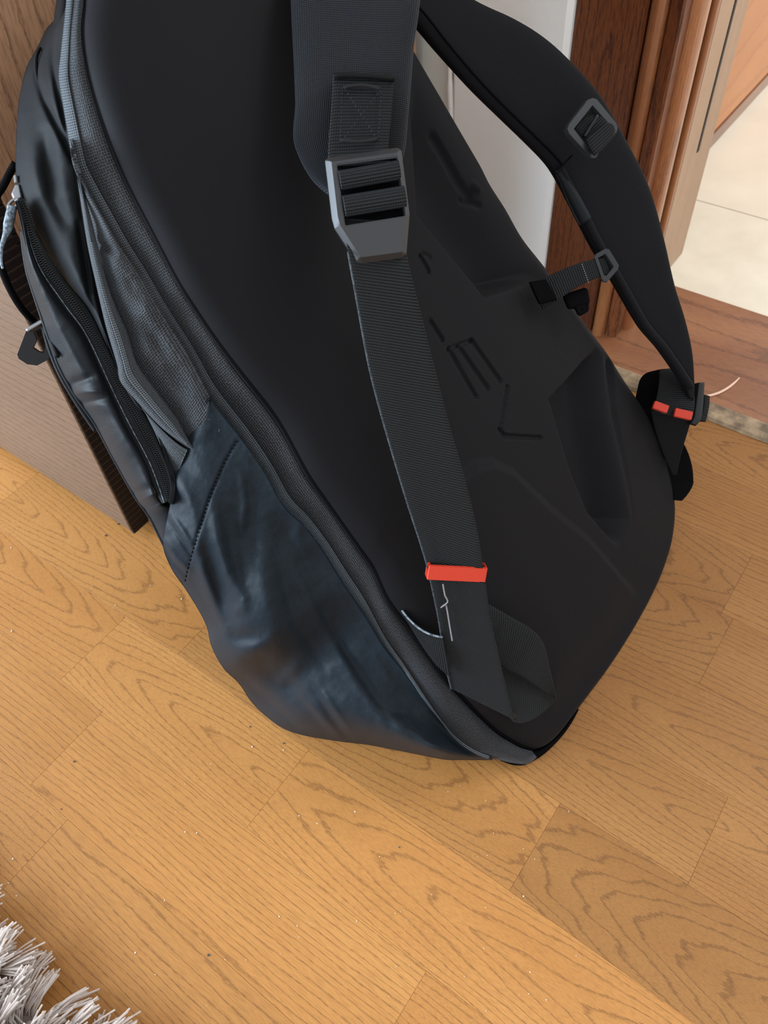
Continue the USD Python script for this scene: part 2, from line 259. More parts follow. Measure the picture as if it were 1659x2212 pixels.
floor = thing('floor', 'warm honey oak strip parquet floor under the backpack', 'floor', 'structure')
part(floor, 'underlay', box_ab(-2.2, 1.3, -1.2, 0.72, -0.03, -0.0085), 'grout')
PW = 0.08
known = {0: [-0.415, -0.066], 1: [-0.472, -0.240], 2: [-0.400, -0.045], 3: [-0.30, 0.061], 4: [-0.17, 0.18], 5: [-0.34, 0.004], 6: [-0.36, -0.007], 7: [-0.20, 0.15], -1: [-0.366, 0.0], -2: [-0.22], -3: [-0.31]}
def plank_mesh(a0, a1, b0, b1, e=0.00012, g=0.00006):
    a0 += g; a1 -= g; b0 += g; b1 -= g
    rings = [(a0 + e, a1 - e, b0 + e, b1 - e, 0.0), (a0, a1, b0, b1, -e), (a0, a1, b0, b1, -0.008)]
    v = []; f = [[0, 1, 2, 3]]
    for (p, q, r, s, z) in rings: v += [ab(p, r, z), ab(q, r, z), ab(q, s, z), ab(p, s, z)]
    for k in range(2):
        for i in range(4): j = (i + 1) % 4; f.append([k * 4 + i, k * 4 + 4 + i, k * 4 + 4 + j, k * 4 + j])
    f = np.array(f); return trimesh.Trimesh(np.array(v), np.vstack([f[:, [0, 1, 2]], f[:, [0, 2, 3]]]), process=False)
pr_ = np.random.default_rng(21)
tones = {(1, -0.24): 1.05, (1, -0.472): 1.00, (2, -0.4): 0.84, (2, -0.045): 0.69, (0, -0.415): 1.03, (0, -0.066): 1.03, (3, 0.061): 0.74, (3, -0.3): 0.72, (4, -0.17): 0.73, (5, 0.004): 0.77, (6, -0.007): 0.78, (5, -0.34): 0.72, (6, -0.36): 0.72, (7, -0.2): 0.78, (4, 0.18): 0.72, (7, 0.15): 0.76, (1, -0.472): 1.04}  # plank tones; far rows also toned down for the falloff of light
for j in range(-8, 9):
    cuts = sorted(known.get(j, [pr_.uniform(-0.4, -0.1)]))
    while cuts[0] > -1.9: cuts.insert(0, cuts[0] - pr_.uniform(0.27, 0.40))
    while cuts[-1] < 1.0: cuts.append(cuts[-1] + pr_.uniform(0.27, 0.40))
    for a0, a1 in zip(cuts[:-1], cuts[1:]):
        if j < -3 and (a1 < -1.0 or a0 > 0.6): continue
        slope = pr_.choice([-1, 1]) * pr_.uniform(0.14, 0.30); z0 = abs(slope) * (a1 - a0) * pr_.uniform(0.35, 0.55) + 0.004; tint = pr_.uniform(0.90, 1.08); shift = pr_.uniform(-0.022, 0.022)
        tint = tones.get((j, round(a0, 3)), tint * (0.74 if j >= 4 else 1.0))  # far rows darkened in colour, as the light falls off
        if pr_.random() < 0.25: z0, slope, shift = 0.05, slope * 0.15, pr_.choice([-1, 1]) * pr_.uniform(0.05, 0.08)
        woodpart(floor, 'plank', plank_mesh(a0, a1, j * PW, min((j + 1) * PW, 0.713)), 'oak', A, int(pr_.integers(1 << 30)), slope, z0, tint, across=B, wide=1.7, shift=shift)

sill = thing('trim_1', 'reddish brown wooden door sill between parquet and hall tiles', 'door sill', 'structure')
woodpart(sill, 'sill_board', box_ab(-0.40, 0.9, 0.735, 0.921, -0.02, 0.004, 0.001), 'sill_wood', A, 3, 0.03, 0.012, 0.95, across=B)
strip = thing('trim_2', 'worn greyish metal transition strip along the edge of the parquet', 'floor strip', 'structure')
part(strip, 'strip', bar([(0.711, -0.008), (0.737, -0.008), (0.737, 0.0042), (0.733, 0.0056), (0.728, 0.005), (0.724, 0.0038), (0.720, 0.005), (0.714, 0.0035), (0.711, 0.0008)], ab(-0.6, 0), B, Z, A, 1.5), 'metal_strip')

hall = thing('floor_001', 'cream glazed hall floor tiles beyond the door sill', 'tiled floor', 'structure')
part(hall, 'mortar_bed', box_ab(-0.6, 2.1, 0.90, 3.4, -0.03, -0.0015), 'grout')
for i in range(5):
    for j in range(6):
        a0, b0 = -0.38 + 0.45 * i, 0.688 + 0.45 * j
        part(hall, 'tile', box_ab(a0 + 0.001, a0 + 0.449, max(b0 + 0.001, 0.9215), b0 + 0.449, -0.02, 0.0, 0.0008), 'tile_glaze' if (i + j) % 2 else 'tile_glaze_speck')

frame = thing('trim_3', 'dark brown varnished door casing with rounded beads beside the white wall', 'door frame', 'structure')
def vert(name, mesh, m, seed, tint=1.0, z0=0.02, slope=0.02, label=None): woodpart(frame, name, mesh, m, Z, seed, slope, z0, tint, label)
TOP = 1.6
vert('casing_board', box_ab(-0.3630, -0.2925, 0.780, 0.80, 0.0, TOP, 0.0015), 'mahogany', 11, label='dark flat casing board')
vert('backing', box_ab(-0.3630, -0.2655, 0.788, 0.84, 0.0, TOP), 'mahogany', 12, 0.8)
def half_round(ca, cb, ra, rb, n=14): return [(ca + ra * math.cos(t), cb + rb * math.sin(t)) for t in np.linspace(0, 2 * math.pi, 2 * n, endpoint=False)]
vert('bead', bar(half_round(-0.2835, 0.787, 0.0082, 0.0130), ab(0, 0), A, B, Z, TOP), 'bead_wood', 13, 0.9)
vert('inner_board', box_ab(-0.2755, -0.2610, 0.783, 0.806, 0.0, TOP, 0.002), 'mahogany', 14, 1.1)
vert('bead', bar(half_round(-0.2650, 0.8185, 0.0145, 0.0165), ab(0, 0), A, B, Z, TOP), 'bead_wood', 15, 1.15)
vert('groove_board', box_ab(-0.30, -0.2740, 0.830, 0.90, 0.0, TOP, 0.001), 'mahogany', 16, 0.5)
vert('bead', bar(half_round(-0.2670, 0.8870, 0.0050, 0.0050), ab(0, 0), A, B, Z, TOP), 'bead_wood', 17, 1.1)
vert('stop_board', box_ab(-0.32, -0.2620, 0.8900, 0.936, 0.0, TOP, 0.0015), 'tan_wood', 18)
vert('jamb_board', box_ab(-0.33, -0.2650, 0.9425, 1.000, 0.0, TOP, 0.0015), 'tan_wood', 19, 0.95)
part(frame, 'dark_gap', box_ab(-0.30, -0.2616, 0.9362, 0.9423, 0.17, TOP), 'dark_rib')  # added dark strip standing for the shaded gap between the boards
vert('jamb_board', box_ab(-0.37, -0.3200, 1.004, 1.19, 0.0, TOP, 0.002), 'tan_wood', 20, 0.85)
doorp = thing('door_1', 'light orange brown wooden hall door seen past the door frame', 'door', 'structure')
woodpart(doorp, 'door_leaf', box_ab(-0.40, -0.345, 1.195, 2.6, 0.022, 2.1, 0.002), 'honey_wood', B, 31, 0.05, 0.03)
woodpart(doorp, 'bottom_rail', box_ab(-0.40, -0.342, 1.195, 2.6, 0.0, 0.0215, 0.001), 'bead_wood', B, 32, 0.02, 0.03, 0.8)

wall = thing('wall_back', 'white painted wall beside the dark door casing', 'wall', 'structure')
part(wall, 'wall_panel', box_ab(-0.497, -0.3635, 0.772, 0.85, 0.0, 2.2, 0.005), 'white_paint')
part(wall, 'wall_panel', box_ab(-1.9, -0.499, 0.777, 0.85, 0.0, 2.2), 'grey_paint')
cz = np.linspace(0.0, 1.2, 240); lump = 0.0022 + 0.0022 * fbm(np.stack([cz * 60, cz * 0, cz * 0], 1), 3)
part(wall, 'caulk_bead', tube(np.array([ab(-0.4985 + 0.0015 * math.sin(40 * q), 0.7745, q) for q in cz]), lump, 8), 'caulk', smooth=True, label='lumpy white caulk bead')

cabinet = thing('cabinet', 'grey brown wood-grain cabinet with dark ribbed edge behind the backpack', 'cabinet')
CA = -0.536
RB = float(on_plane((0, 425), A * CA, A) @ B); print('rib to b', RB)
woodpart(cabinet, 'front_panel', box_ab(-1.25, CA - 0.0006, 0.2320, 0.252, 0.012, 1.15, 0.001), 'walnut_board', A, 41, 0.02, 0.03, 1.0)
woodpart(cabinet, 'side_panel', box_ab(-0.575, CA - 0.0008, RB + 0.001, 0.765, 0.004, 1.15, 0.001), 'walnut_board', Z, 42, 0.03, 0.02, 5.0)  # tone raised far above the front panel's to offset this side's shade
part(cabinet, 'carcass', box_ab(-1.23, -0.577, 0.253, 0.76, 0.03, 1.13), 'dark_rib')
part(cabinet, 'edge_backing', box_ab(-0.56, CA - 0.004, 0.2522, RB, 0.004, 1.15), 'dark_rib')
for k in range(112):
    z0 = 0.006 + k * 0.0075
    part(cabinet, 'rib', box_ab(CA - 0.0045, CA, 0.2335, RB, z0, z0 + 0.0066, 0.0006), 'dark_rib')

# ================================================================ the backpack
BA, BT = math.radians(49), math.radians(33)
BU = np.array([math.cos(BA), math.sin(BA), 0]); BW = np.array([-BU[1], BU[0], 0])       # across the back, and away horizontally
BV = math.cos(BT) * Z + math.sin(BT) * BW; BN = np.cross(BU, BV)                         # up the leaning back, and out of it
LIFT = 0.026                                                       # the panel's tip stands a little off the floor
BO = on_plane((1130., 1645.), Z * LIFT, Z); SC = (HGT - LIFT) / HGT    # distances along the view below are given for a tip on the floor
def off_pt(p): return on_plane(p, BO + BN * p[2], BN)             # (x, y, offset from the back's plane)
def off_grid(G): return np.array([off_pt(p) for p in G.reshape(-1, 3)]).reshape(G.shape)
def floor_off(p, z=0.003):                                        # the offset at which this picture point lies on the floor
    return float((on_plane(p, Z * z, Z) - BO) @ BN)
def st(p, off=0.0): q = on_plane(p, BO + BN * off, BN) - BO; return np.array([q @ BU, q @ BV])
def PD(p):                                                       # (x, y, depth along the view axis)
    d = R @ ray(p); return C + d * (p[2] * SC / F)
def back_depth(p, off=0.0): return float((R.T @ (on_plane(p, BO + BN * off, BN) - C))[2])
bag = thing('backpack', 'black padded backpack leaning on the wood-grain cabinet with orange strap keepers', 'backpack', loc=(0, 0, 0))

# --- the moulded back panel
CREASE = [(182, -60), (186, 0), (181, 54), (188, 127), (213, 224), (246, 318), (289, 416), (325, 485), (383, 597), (434, 680), (470, 734), (524, 806), (579, 875), (600, 904), (683, 1050), (754, 1150), (800, 1215), (845, 1305), (902, 1381), (968, 1472), (1007, 1515), (1062, 1570), (1116, 1606), (1145, 1618)]
RIGHT = [(1180, 1606), (1226, 1563), (1258, 1518), (1310, 1449), (1352, 1386), (1394, 1313), (1420, 1260), (1447, 1187), (1457, 1129), (1457, 1082), (1442, 1011), (1421, 938), (1385, 877), (1348, 823), (1312, 765), (1276, 718), (1240, 667), (1185, 590), (1131, 521), (1094, 456), (1059, 401), (1040, 363), (985, 269), (931, 177), (893, 111)]
RO = 0.015                                                                       # radius of the rolled rim
def fit_rim(px):
    """Rim points whose rolled edge has its outline where the photograph shows it."""
    px = np.array(px, float); tan = unit(np.gradient(px, axis=0)); nrm = np.stack([-tan[:, 1], tan[:, 0]], 1); nrm[(nrm * (px - [900, 800])).sum(1) < 0] *= -1
    P = np.array([st(p) for p in px])
    for _ in range(6):
        t2 = unit(np.gradient(P, axis=0)); n2 = np.stack([-t2[:, 1], t2[:, 0]], 1); n2[(n2 * (P - [0.115, 0.30])).sum(1) < 0] *= -1
        best = None
        for ph in np.linspace(0, np.pi / 2, 10):
            q2 = P - n2 * RO * (1 - np.sin(ph)); q3 = BO + q2[:, :1] * BU + q2[:, 1:] * BV - BN * RO * (1 - np.cos(ph)); c3 = (q3 - C) @ R
            im = np.c_[W / 2 + F * c3[:, 0] / c3[:, 2], H / 2 + F * c3[:, 1] / c3[:, 2]]; g_ = ((im - px) * nrm).sum(1)
            best = g_ if best is None else np.maximum(best, g_)
        P = P - n2 * np.clip(best, -30, 30)[:, None] * 0.00042
    return P
ol = [st(p, -0.010) for p in CREASE] + list(fit_rim(RIGHT))
top_r = ol[-1]; ol += [top_r + [-0.012, 0.05], top_r + [-0.035, 0.10], top_r + [-0.075, 0.135], [0.088, 0.665], [0.052, 0.662]]
ol = np.array(ol); ol = np.vstack([ol, ol[:1]])
NA, NR = 760, 230
seg = Akima1DInterpolator(np.r_[0, np.cumsum(np.linalg.norm(np.diff(ol, axis=0), axis=1))], ol); tt = np.linspace(0, seg.x[-1], 4000); q = seg(tt)
cum = np.r_[0, np.cumsum(np.linalg.norm(np.diff(q, axis=0), axis=1))]
OUT = np.stack([np.interp(np.linspace(0, cum[-1], NA, endpoint=False), cum, q[:, i]) for i in (0, 1)], 1)
for _ in range(3): OUT = (np.roll(OUT, 1, 0) + 2 * OUT + np.roll(OUT, -1, 0)) / 4
outp = Polygon(OUT); cen = np.array([0.115, 0.30])
rr = np.linspace(0, 1, NR) ** 0.85
ST = cen + rr[:, None, None] * (OUT - cen)[None]
flat = ST.reshape(-1, 2); pts = shapely.points(flat)
def sdist(poly): d = shapely.distance(pts, poly.exterior); return np.where(shapely.contains(poly, pts), d, -d)
def ss(x): x = np.clip(x, 0, 1); return x * x * (3 - 2 * x)
def stpoly(px): return Polygon([st(p) for p in px])
def stline(px): return LineString([st(p) for p in px])
hh = np.zeros(len(flat)); edge = sdist(outp)
hh += 0.006 * ss(edge / 0.10)                                                    # the back swells gently
# two recessed air channels with a sharp end, fading out towards the outer roll
dA = sdist(stpoly([(700, -400), (868, 60), (880, 300), (885, 470), (1035, 650), (1160, 612), (1330, 560), (1400, 300), (1000, -400)]))
hh -= 0.022 * ss(dA / 0.012) * ss((edge - 0.016) / 0.05) 
dL = sdist(stpoly([(1170, 862), (1285, 748), (1325, 770), (1330, 880), (1362, 1120), (1335, 1200), (1255, 1108), (1215, 1010)]))
right_side = shapely.distance(pts, stline([(1300, 770), (1310, 900), (1350, 1120), (1330, 1200)]))
hh -= 0.024 * ss(dL / 0.010) * ss(right_side / 0.032)
# lumbar hump below the lettering
dH = sdist(stpoly([(985, 1010), (1010, 992), (1050, 986), (1095, 1008), (1175, 1085), (1255, 1150), (1330, 1235), (1440, 1330), (1250, 1700), (950, 1500), (800, 1200), (900, 1030)]))
hh += 0.0055 * ss(dH / 0.010) * ss((edge - 0.020) / 0.05)
# the swell of the left half and the trough beside the strap
hh += 0.004 * ss(sdist(stpoly([(150, -300), (640, -300), (760, 300), (850, 560), (940, 830), (930, 1100), (800, 1250), (150, 0)])) / 0.05)
# slot and tab in the upper channel
dS = shapely.distance(pts, stline([(942, 292), (965, 330), (1000, 392), (1022, 425)])); hh -= 0.0028 * ss((0.0045 - dS) / 0.004)
dT = shapely.distance(pts, stline([(1026, 402), (1032, 408)])); hh += 0.003 * ss((0.0045 - dT) / 0.004)
dT = shapely.distance(pts, stline([(1010, 428), (1040, 442)])); hh -= 0.0025 * ss((0.003 - dT) / 0.003)
# debossed lettering running down the middle of the back
for s_, w_, d_ in [([(957, 757), (981, 747), (1008, 738)], .0016, .0016), ([(957, 757), (1016, 859)], .0018, .0022), ([(979, 752), (1042, 841)], .0018, .0022), ([(1006, 738), (1068, 824)], .0018, .0022),
                   ([(1083, 838), (1068, 929)], .0018, .0020), ([(1068, 929), (1076, 943), (1155, 947)], .0018, .0024),
                   ([(919, 699), (943, 736)], .0018, .0022), ([(897, 560), (913, 588)], .0018, .0020), ([(903, 552), (918, 560)], .0012, .0012)]:
    d = shapely.distance(pts, stline(s_)); hh -= 0.95 * d_ * ss((w_ + 0.0007 - d) / 0.0015)
hh += 0.0006 * (fbm(np.c_[flat * 22, np.zeros(len(flat))], 3) - 0.5)
roll = np.clip(1 - edge / RO, 0, 1)
hh -= RO * (1 - np.sqrt(np.maximum(1 - roll ** 2, 0)))
front = BO + flat[:, :1] * BU + flat[:, 1:] * BV + hh[:, None] * BN
front = front.reshape(NR, NA, 3); skirt = (BO + (OUT * 0.94 + cen * 0.06)[:, :1] * BU + (OUT * 0.94 + cen * 0.06)[:, 1:] * BV - 0.034 * BN)
allp = np.vstack([front.reshape(-1, 3), skirt, (BO + cen[0] * BU + cen[1] * BV - 0.034 * BN)[None]]); f = grid_faces(NR, NA, close_n=True)
j = np.arange(NA); k0 = (NR - 1) * NA; k1 = NR * NA
f = np.vstack([f[:, [0, 1, 2]], f[:, [0, 2, 3]], np.stack([k0 + j, k0 + (j + 1) % NA, k1 + (j + 1) % NA], 1), np.stack([k0 + j, k1 + (j + 1) % NA, k1 + j], 1), np.stack([k1 + j, k1 + (j + 1) % NA, np.full(NA, k1 + NA)], 1)])
allp[:, 2] = np.maximum(allp[:, 2], 0.0015)
tm = trimesh.Trimesh(allp, f, process=False)
if tm.volume < 0: f = f[:, ::-1]
part(bag, 'back_panel', (allp, f), 'eva', smooth=50, label='smooth moulded back panel with debossed letters')

# --- rails of the left side: (x, y, offset behind the back's plane)
def rail(pts, offs, n, px=None):
    """pts: picture points; offs: (fraction along, offset) pairs."""
    p = akima(np.c_[np.asarray(pts, float), np.zeros(len(pts))], n); s = np.linspace(0, 1, n); o = np.asarray(offs, float)
    p[:, 2] = Akima1DInterpolator(o[:, 0], o[:, 1])(s) if len(o) > 3 else np.interp(s, o[:, 0], o[:, 1]); return p
def loft(rails, k, bulge=0.0, power=1.0):
    """Rails in picture/offset space, k steps between neighbours; bulge pushes the middle of each span outward."""
    out = []
    for i in range(len(rails) - 1):
        for c in np.linspace(0, 1, k, endpoint=(i == len(rails) - 2)):
            g = rails[i] * (1 - c) + rails[i + 1] * c; b = bulge[i] if np.ndim(bulge) else bulge
            g = g.copy(); g[:, 2] += b * (4 * c * (1 - c)) ** power; out.append(g)
    return np.stack(out, 1)                       # (along, across, 3)
def ridges(G, lst):
    """Adds folds: (polyline in the picture, half-width in pixels, height) on top of a grid in picture/offset space."""
    P2 = shapely.points(G[..., :2].reshape(-1, 2)); add = np.zeros(len(P2))
    for line, wd, ht in lst:
        ls = LineString(line); d = shapely.distance(P2, ls); t = shapely.line_locate_point(ls, P2, normalized=True)
        add += ht * np.exp(-(d / wd) ** 2) * (np.sin(np.pi * np.clip(t * 0.86 + 0.07, 0, 1)) ** 0.6)
    G[..., 2] += add.reshape(G.shape[:2]); return G
def crumple(G, scale, amp, seed=0, octaves=3):
    G[..., 2] += amp * (fbm(np.concatenate([G[..., :2] / scale, np.zeros(G.shape[:2] + (1,))], -1), octaves, seed) - 0.5); return G

SEAM = [(150, -60), (148, 0), (137, 108), (133, 181), (145, 253), (160, 344), (175, 385), (203, 434), (250, 517), (304, 600), (347, 672), (398, 752), (452, 853), (521, 944), (571, 1016), (612, 1088), (662, 1138), (706, 1197), (742, 1256), (789, 1326), (834, 1400), (874, 1450), (917, 1508), (971, 1577), (1018, 1617), (1080, 1642), (1134, 1651), (1160, 1636)]
N1 = 300
r_crease = rail([(p[0] + 1, p[1]) for p in CREASE], [(0, -0.016), (1, -0.016)], N1)
r_seam = rail(SEAM, [(0, -0.022), (0.9, -0.022), (0.96, -0.014), (1, -0.008)], N1)
for q in r_seam: q[2] = max(q[2], floor_off(q, 0.004)) if q[1] > 1500 else q[2]
G = loft([r_crease, r_seam], 22, 0.007, 0.8)
e = np.linspace(0, 1, G.shape[1]); G[..., 2] -= 0.006 * np.exp(-((e - 0.0) / 0.06) ** 2)
G = crumple(G, 60, 0.0012, 3)
BAND = off_grid(G)
sheet(bag, 'edge_binding', BAND, 'mesh_cloth', label='grey spacer mesh band round the back panel')
# the zigzag stitched strip along the seam
s_in = r_seam * 0.76 + r_crease * 0.24; s_in[:, 2] = G[:, int(0.76 * 21), 2] + 0.0004
s_out = r_seam.copy(); s_out[:, 0] -= 5; s_out[:, 2] += 0.0045
taper = ss((np.arange(N1) - 215) / 70.0)[:, None]; s_in = s_in * (1 - taper) + s_out * taper
sheet(bag, 'stitched_seam', off_grid(loft([s_in[:285], s_out[:285]], 8, 0.0012)), 'binding_stitch', 0.001, label='pale zigzag stitched seam strip')
part(bag, 'crease_piping', tube(off_grid(rail([(p[0] + 3, p[1]) for p in CREASE], [(0, -0.013), (1, -0.011)], 220)), 0.0021, 8), 'void_fabric', smooth=True)

# --- mesh gusset with its folded strip
GUS = [(150, 300), (166, 380), (174, 434), (188, 524), (206, 608), (224, 687), (253, 788), (260, 824), (289, 860), (325, 900), (362, 936), (405, 968), (440, 990)]
FOLD = [(158, 330), (176, 395), (196, 470), (218, 560), (240, 635), (275, 719), (300, 792), (344, 853), (380, 900), (404, 944), (440, 985)]
SEAM2 = [(160, 344), (175, 385), (203, 434), (250, 517), (304, 600), (347, 672), (398, 752), (452, 853), (490, 905)]
N2 = 160
r_s2 = rail(SEAM2, [(0, -0.022), (1, -0.024)], N2)
r_fold = rail(FOLD, [(0, -0.024), (0.25, -0.036), (0.6, -0.044), (1, -0.048)], N2)
r_gus = rail(GUS, [(0, -0.026), (0.25, -0.036), (0.6, -0.044), (1, -0.050)], N2)
G = loft([r_s2, r_fold], 26, 0.005)
G = ridges(G, [([(190, 440), (215, 500), (235, 530)], 12, -0.006), ([(210, 525), (245, 545)], 9, -0.004), ([(300, 640), (330, 700)], 22, 0.002), ([(310, 700), (360, 770)], 14, -0.004), ([(360, 780), (400, 850)], 16, -0.003), ([(270, 600), (300, 640)], 12, -0.002)])
sheet(bag, 'mesh_gusset', off_grid(crumple(G, 45, 0.003, 8)), 'mesh_cloth', label='wrinkled grey mesh side gusset')
G = loft([r_fold, r_gus], 14, 0.006, 0.7)
sheet(bag, 'gusset_fold', off_grid(G), 'mesh_cloth_fine', label='folded mesh strip with zigzag stitching')
zz = loft([r_fold, r_gus], 14, 0.006, 0.7)[:, 5]; zz = zz[45:150].copy(); zz[:, 2] += 0.0008
zz2 = loft([r_fold, r_gus], 14, 0.006, 0.7)[:, 9][45:150].copy(); zz2[:, 2] += 0.0008
sheet(bag, 'stitched_seam', off_grid(loft([zz, zz2], 6, 0.0008)), 'binding_stitch', 0.0008)

# --- front compartment: upper body, zipper, outer flap
SIL = [(142, -60), (139, 0), (129, 30), (99, 64), (80, 103), (60, 139), (48, 179), (38, 239), (34, 318), (33, 378), (42, 450), (49, 537), (61, 600), (76, 647), (94, 701), (119, 774), (156, 846), (210, 926), (246, 994), (289, 1070), (326, 1124), (351, 1175), (372, 1215)]
N3 = 260
UP_IN = [(150, -60), (148, 0), (137, 108), (133, 181), (145, 253), (160, 344), (172, 434), (188, 524), (206, 608), (224, 687), (253, 788), (289, 862), (330, 907), (350, 946), (360, 985), (373, 1030), (368, 1086)]
ZR = [(44, 425), (56, 440), (80, 505), (137, 600), (195, 672), (253, 790), (300, 872), (328, 918), (352, 975), (372, 1030), (368, 1088)]
ZC = [(40, 430), (58, 462), (76, 524), (95, 571), (145, 636), (203, 727), (268, 853), (311, 926), (344, 991), (362, 1041), (364, 1082)]
ZL = [(36, 432), (46, 465), (62, 530), (80, 580), (110, 632), (136, 668), (178, 722), (226, 826), (270, 925), (309, 998), (335, 1060), (350, 1088)]
LOBE = [(124, 36), (116, 60), (113, 129), (123, 189), (135, 240), (148, 300)]
LOBE2 = [(86, 104), (80, 116), (77, 133), (80, 169), (95, 215), (119, 265), (139, 304), (159, 345)]
r_in = rail(UP_IN, [(0, -0.030), (0.3, -0.034), (0.6, -0.052), (0.85, -0.060), (1, -0.062)], N3)
UPZ = [(142, -60), (139, 0), (129, 30), (99, 64), (80, 103), (60, 139), (48, 179), (38, 239), (34, 318), (34, 380), (44, 425), (80, 505), (137, 600), (195, 672), (253, 790), (300, 872), (328, 918), (352, 975), (372, 1030), (368, 1090)]
r_up = rail(UPZ, [(0, -0.10), (0.2, -0.098), (0.4, -0.082), (0.6, -0.068), (1, -0.070)], N3)
G = loft([r_in, r_up], 40, 0.010, 0.9)
G = ridges(G, [(LOBE, 7, -0.005), (LOBE2, 7, -0.006), ([(100, 290), (104, 340), (118, 430), (140, 480)], 16, -0.006), ([(60, 250), (66, 340), (84, 440)], 18, 0.004), ([(150, 560), (180, 640), (215, 720)], 16, 0.003), ([(170, 480), (195, 640), (215, 690)], 7, -0.003)])
sheet(bag, 'front_compartment', off_grid(crumple(G, 70, 0.003, 5)), 'compartment_fabric', label='coated black front compartment')
part(bag, 'lobe_piping', tube(off_grid(rail([(p[0] + 1, p[1]) for p in LOBE2], [(0, -0.080), (1, -0.041)], 80)), 0.0010, 6), 'black_fabric', smooth=True)
# lit woven triangle between zipper and pocket
tri = [rail([(300, 870), (330, 908), (372, 950), (405, 972)], [(0, -0.052), (1, -0.045)], 60), rail([(304, 878), (330, 925), (356, 985), (376, 1040)], [(0, -0.055), (1, -0.062)], 60)]
sheet(bag, 'woven_insert', off_grid(loft(tri, 16, 0.002)), 'mesh_cloth_fine', 0.001)
gap = [rail([(318, 1030), (338, 1070), (352, 1120)], [(0, -0.084), (1, -0.090)], 30), rail([(374, 1020), (388, 1060), (394, 1120)], [(0, -0.072), (1, -0.080)], 30)]
sheet(bag, 'zipper_end', off_grid(loft(gap, 8, 0.001)), 'coated_fabric', 0.001)
# zipper: tapes, teeth, slider
NZ = 150
zl, zc, zr = (rail(x, o, NZ) for x, o in ((ZL, [(0, -0.073), (1, -0.069)]), (ZC, [(0, -0.068), (1, -0.064)]), (ZR, [(0, -0.066), (1, -0.061)])))
sheet(bag, 'zipper_tape', off_grid(loft([zl, zc], 8, 0.001)), 'tape', 0.0008)
sheet(bag, 'zipper_tape', off_grid(loft([zc, zr], 8, 0.001)), 'tape', 0.0008)
ZP = off_grid(np.c_[zc[:, :2], zc[:, 2] + 0.0012]); ZP = akima(ZP, 290)
ZT = unit(np.gradient(ZP, axis=0)); ZN = unit(C - ZP); ZS = unit(np.cross(ZT, ZN)); teeth = []
for i in range(len(ZP)):
    sd = 1 if i % 2 else -1
    m = trimesh.creation.box((0.0021, 0.0007, 0.0010)); v = np.array(m.vertices) + [sd * 0.0010, 0, 0]
    teeth.append(trimesh.Trimesh(ZP[i] + v[:, :1] * ZS[i] + v[:, 1:2] * ZT[i] + v[:, 2:] * ZN[i], m.faces, process=False))
part(bag, 'zipper_teeth', trimesh.util.concatenate(teeth), 'plastic', kind='stuff')
part(bag, 'zipper_stitching', tubes([off_grid(np.c_[(zl * (1 - c) + zc * c)[:, :2], (zl * (1 - c) + zc * c)[:, 2] + 0.0012]) for c in (0.35,)], 0.0003, 5), 'cord')
# outer flap below the zipper
ZL2 = [(36, 432), (46, 465), (62, 530), (80, 580), (110, 632), (136, 668), (178, 722), (226, 826), (270, 925), (309, 998), (332, 1062), (352, 1090), (380, 1100), (388, 1140), (380, 1185)]
SIL2 = [(36, 440), (44, 480), (49, 537), (61, 600), (76, 647), (94, 701), (119, 774), (156, 846), (210, 926), (246, 994), (289, 1070), (326, 1124), (347, 1166), (362, 1196)]
r_zl = rail([(x + 2, y) for x, y in ZL2], [(0, -0.072), (0.82, -0.068), (1, -0.108)], N3)
r_sil = rail(SIL2, [(0, -0.078), (0.2, -0.092), (0.6, -0.104), (1, -0.112)], N3)
G = loft([r_zl, r_sil], 30, 0.012, 0.75)
G = ridges(G, [([(150, 830), (200, 815)], 9, -0.004), ([(165, 870), (235, 860)], 8, -0.003), ([(160, 850), (215, 845)], 8, 0.003), ([(285, 1065), (325, 1055)], 9, -0.003), ([(300, 1085), (340, 1065)], 6, 0.003), ([(310, 1100), (350, 1080)], 6, -0.003), ([(90, 640), (130, 720), (190, 830)], 10, 0.002)])
sheet(bag, 'front_flap', off_grid(crumple(G, 60, 0.003, 9)), 'coated_fabric', label='outer flap of the front pocket under the zipper')
part(bag, 'flap_piping', tube(off_grid(np.c_[r_sil[18:, :2] + [2.5, 1.0], r_sil[18:, 2] + 0.002]), 0.0013, 8), 'coated_fabric', smooth=True)
EDGE2 = [(98, 690), (104, 720), (122, 775), (150, 832), (190, 895), (212, 927)]
part(bag, 'flap_piping', tube(off_grid(rail([(x - 6, y + 2) for x, y in EDGE2], [(0, -0.106), (1, -0.106)], 60)), 0.0016, 8), 'coated_fabric', smooth=True)

# --- satin side pocket with pleated hem
HEM = [(455, 856), (427, 907), (398, 969), (376, 1038), (365, 1099), (356, 1139), (352, 1168), (353, 1185), (362, 1211), (377, 1240), (398, 1269), (427, 1315), (445, 1350), (456, 1394), (483, 1444), (518, 1479), (542, 1515), (574, 1547), (624, 1579), (683, 1594), (742, 1603), (800, 1610), (837, 1617), (917, 1633), (953, 1640), (1010, 1642), (1062, 1642)]
PSEAM = [(457, 860), (452, 853 + 6), (490, 905), (521, 944), (571, 1016), (612, 1088), (662, 1138), (706, 1197), (742, 1256), (789, 1326), (834, 1400), (874, 1450), (917, 1508), (971, 1577), (1018, 1617), (1066, 1640)]
N4 = 280
r_ps = rail([(x - 3, y + 2) for x, y in PSEAM[1:]], [(0, -0.022), (0.9, -0.022), (1, -0.012)], N4)
r_h = rail(HEM, [(0, -0.0225), (0.10, -0.050), (0.20, -0.066), (0.26, -0.086), (0.32, -0.104), (0.42, -0.126), (0.5, -0.142), (1, -0.02)], N4)
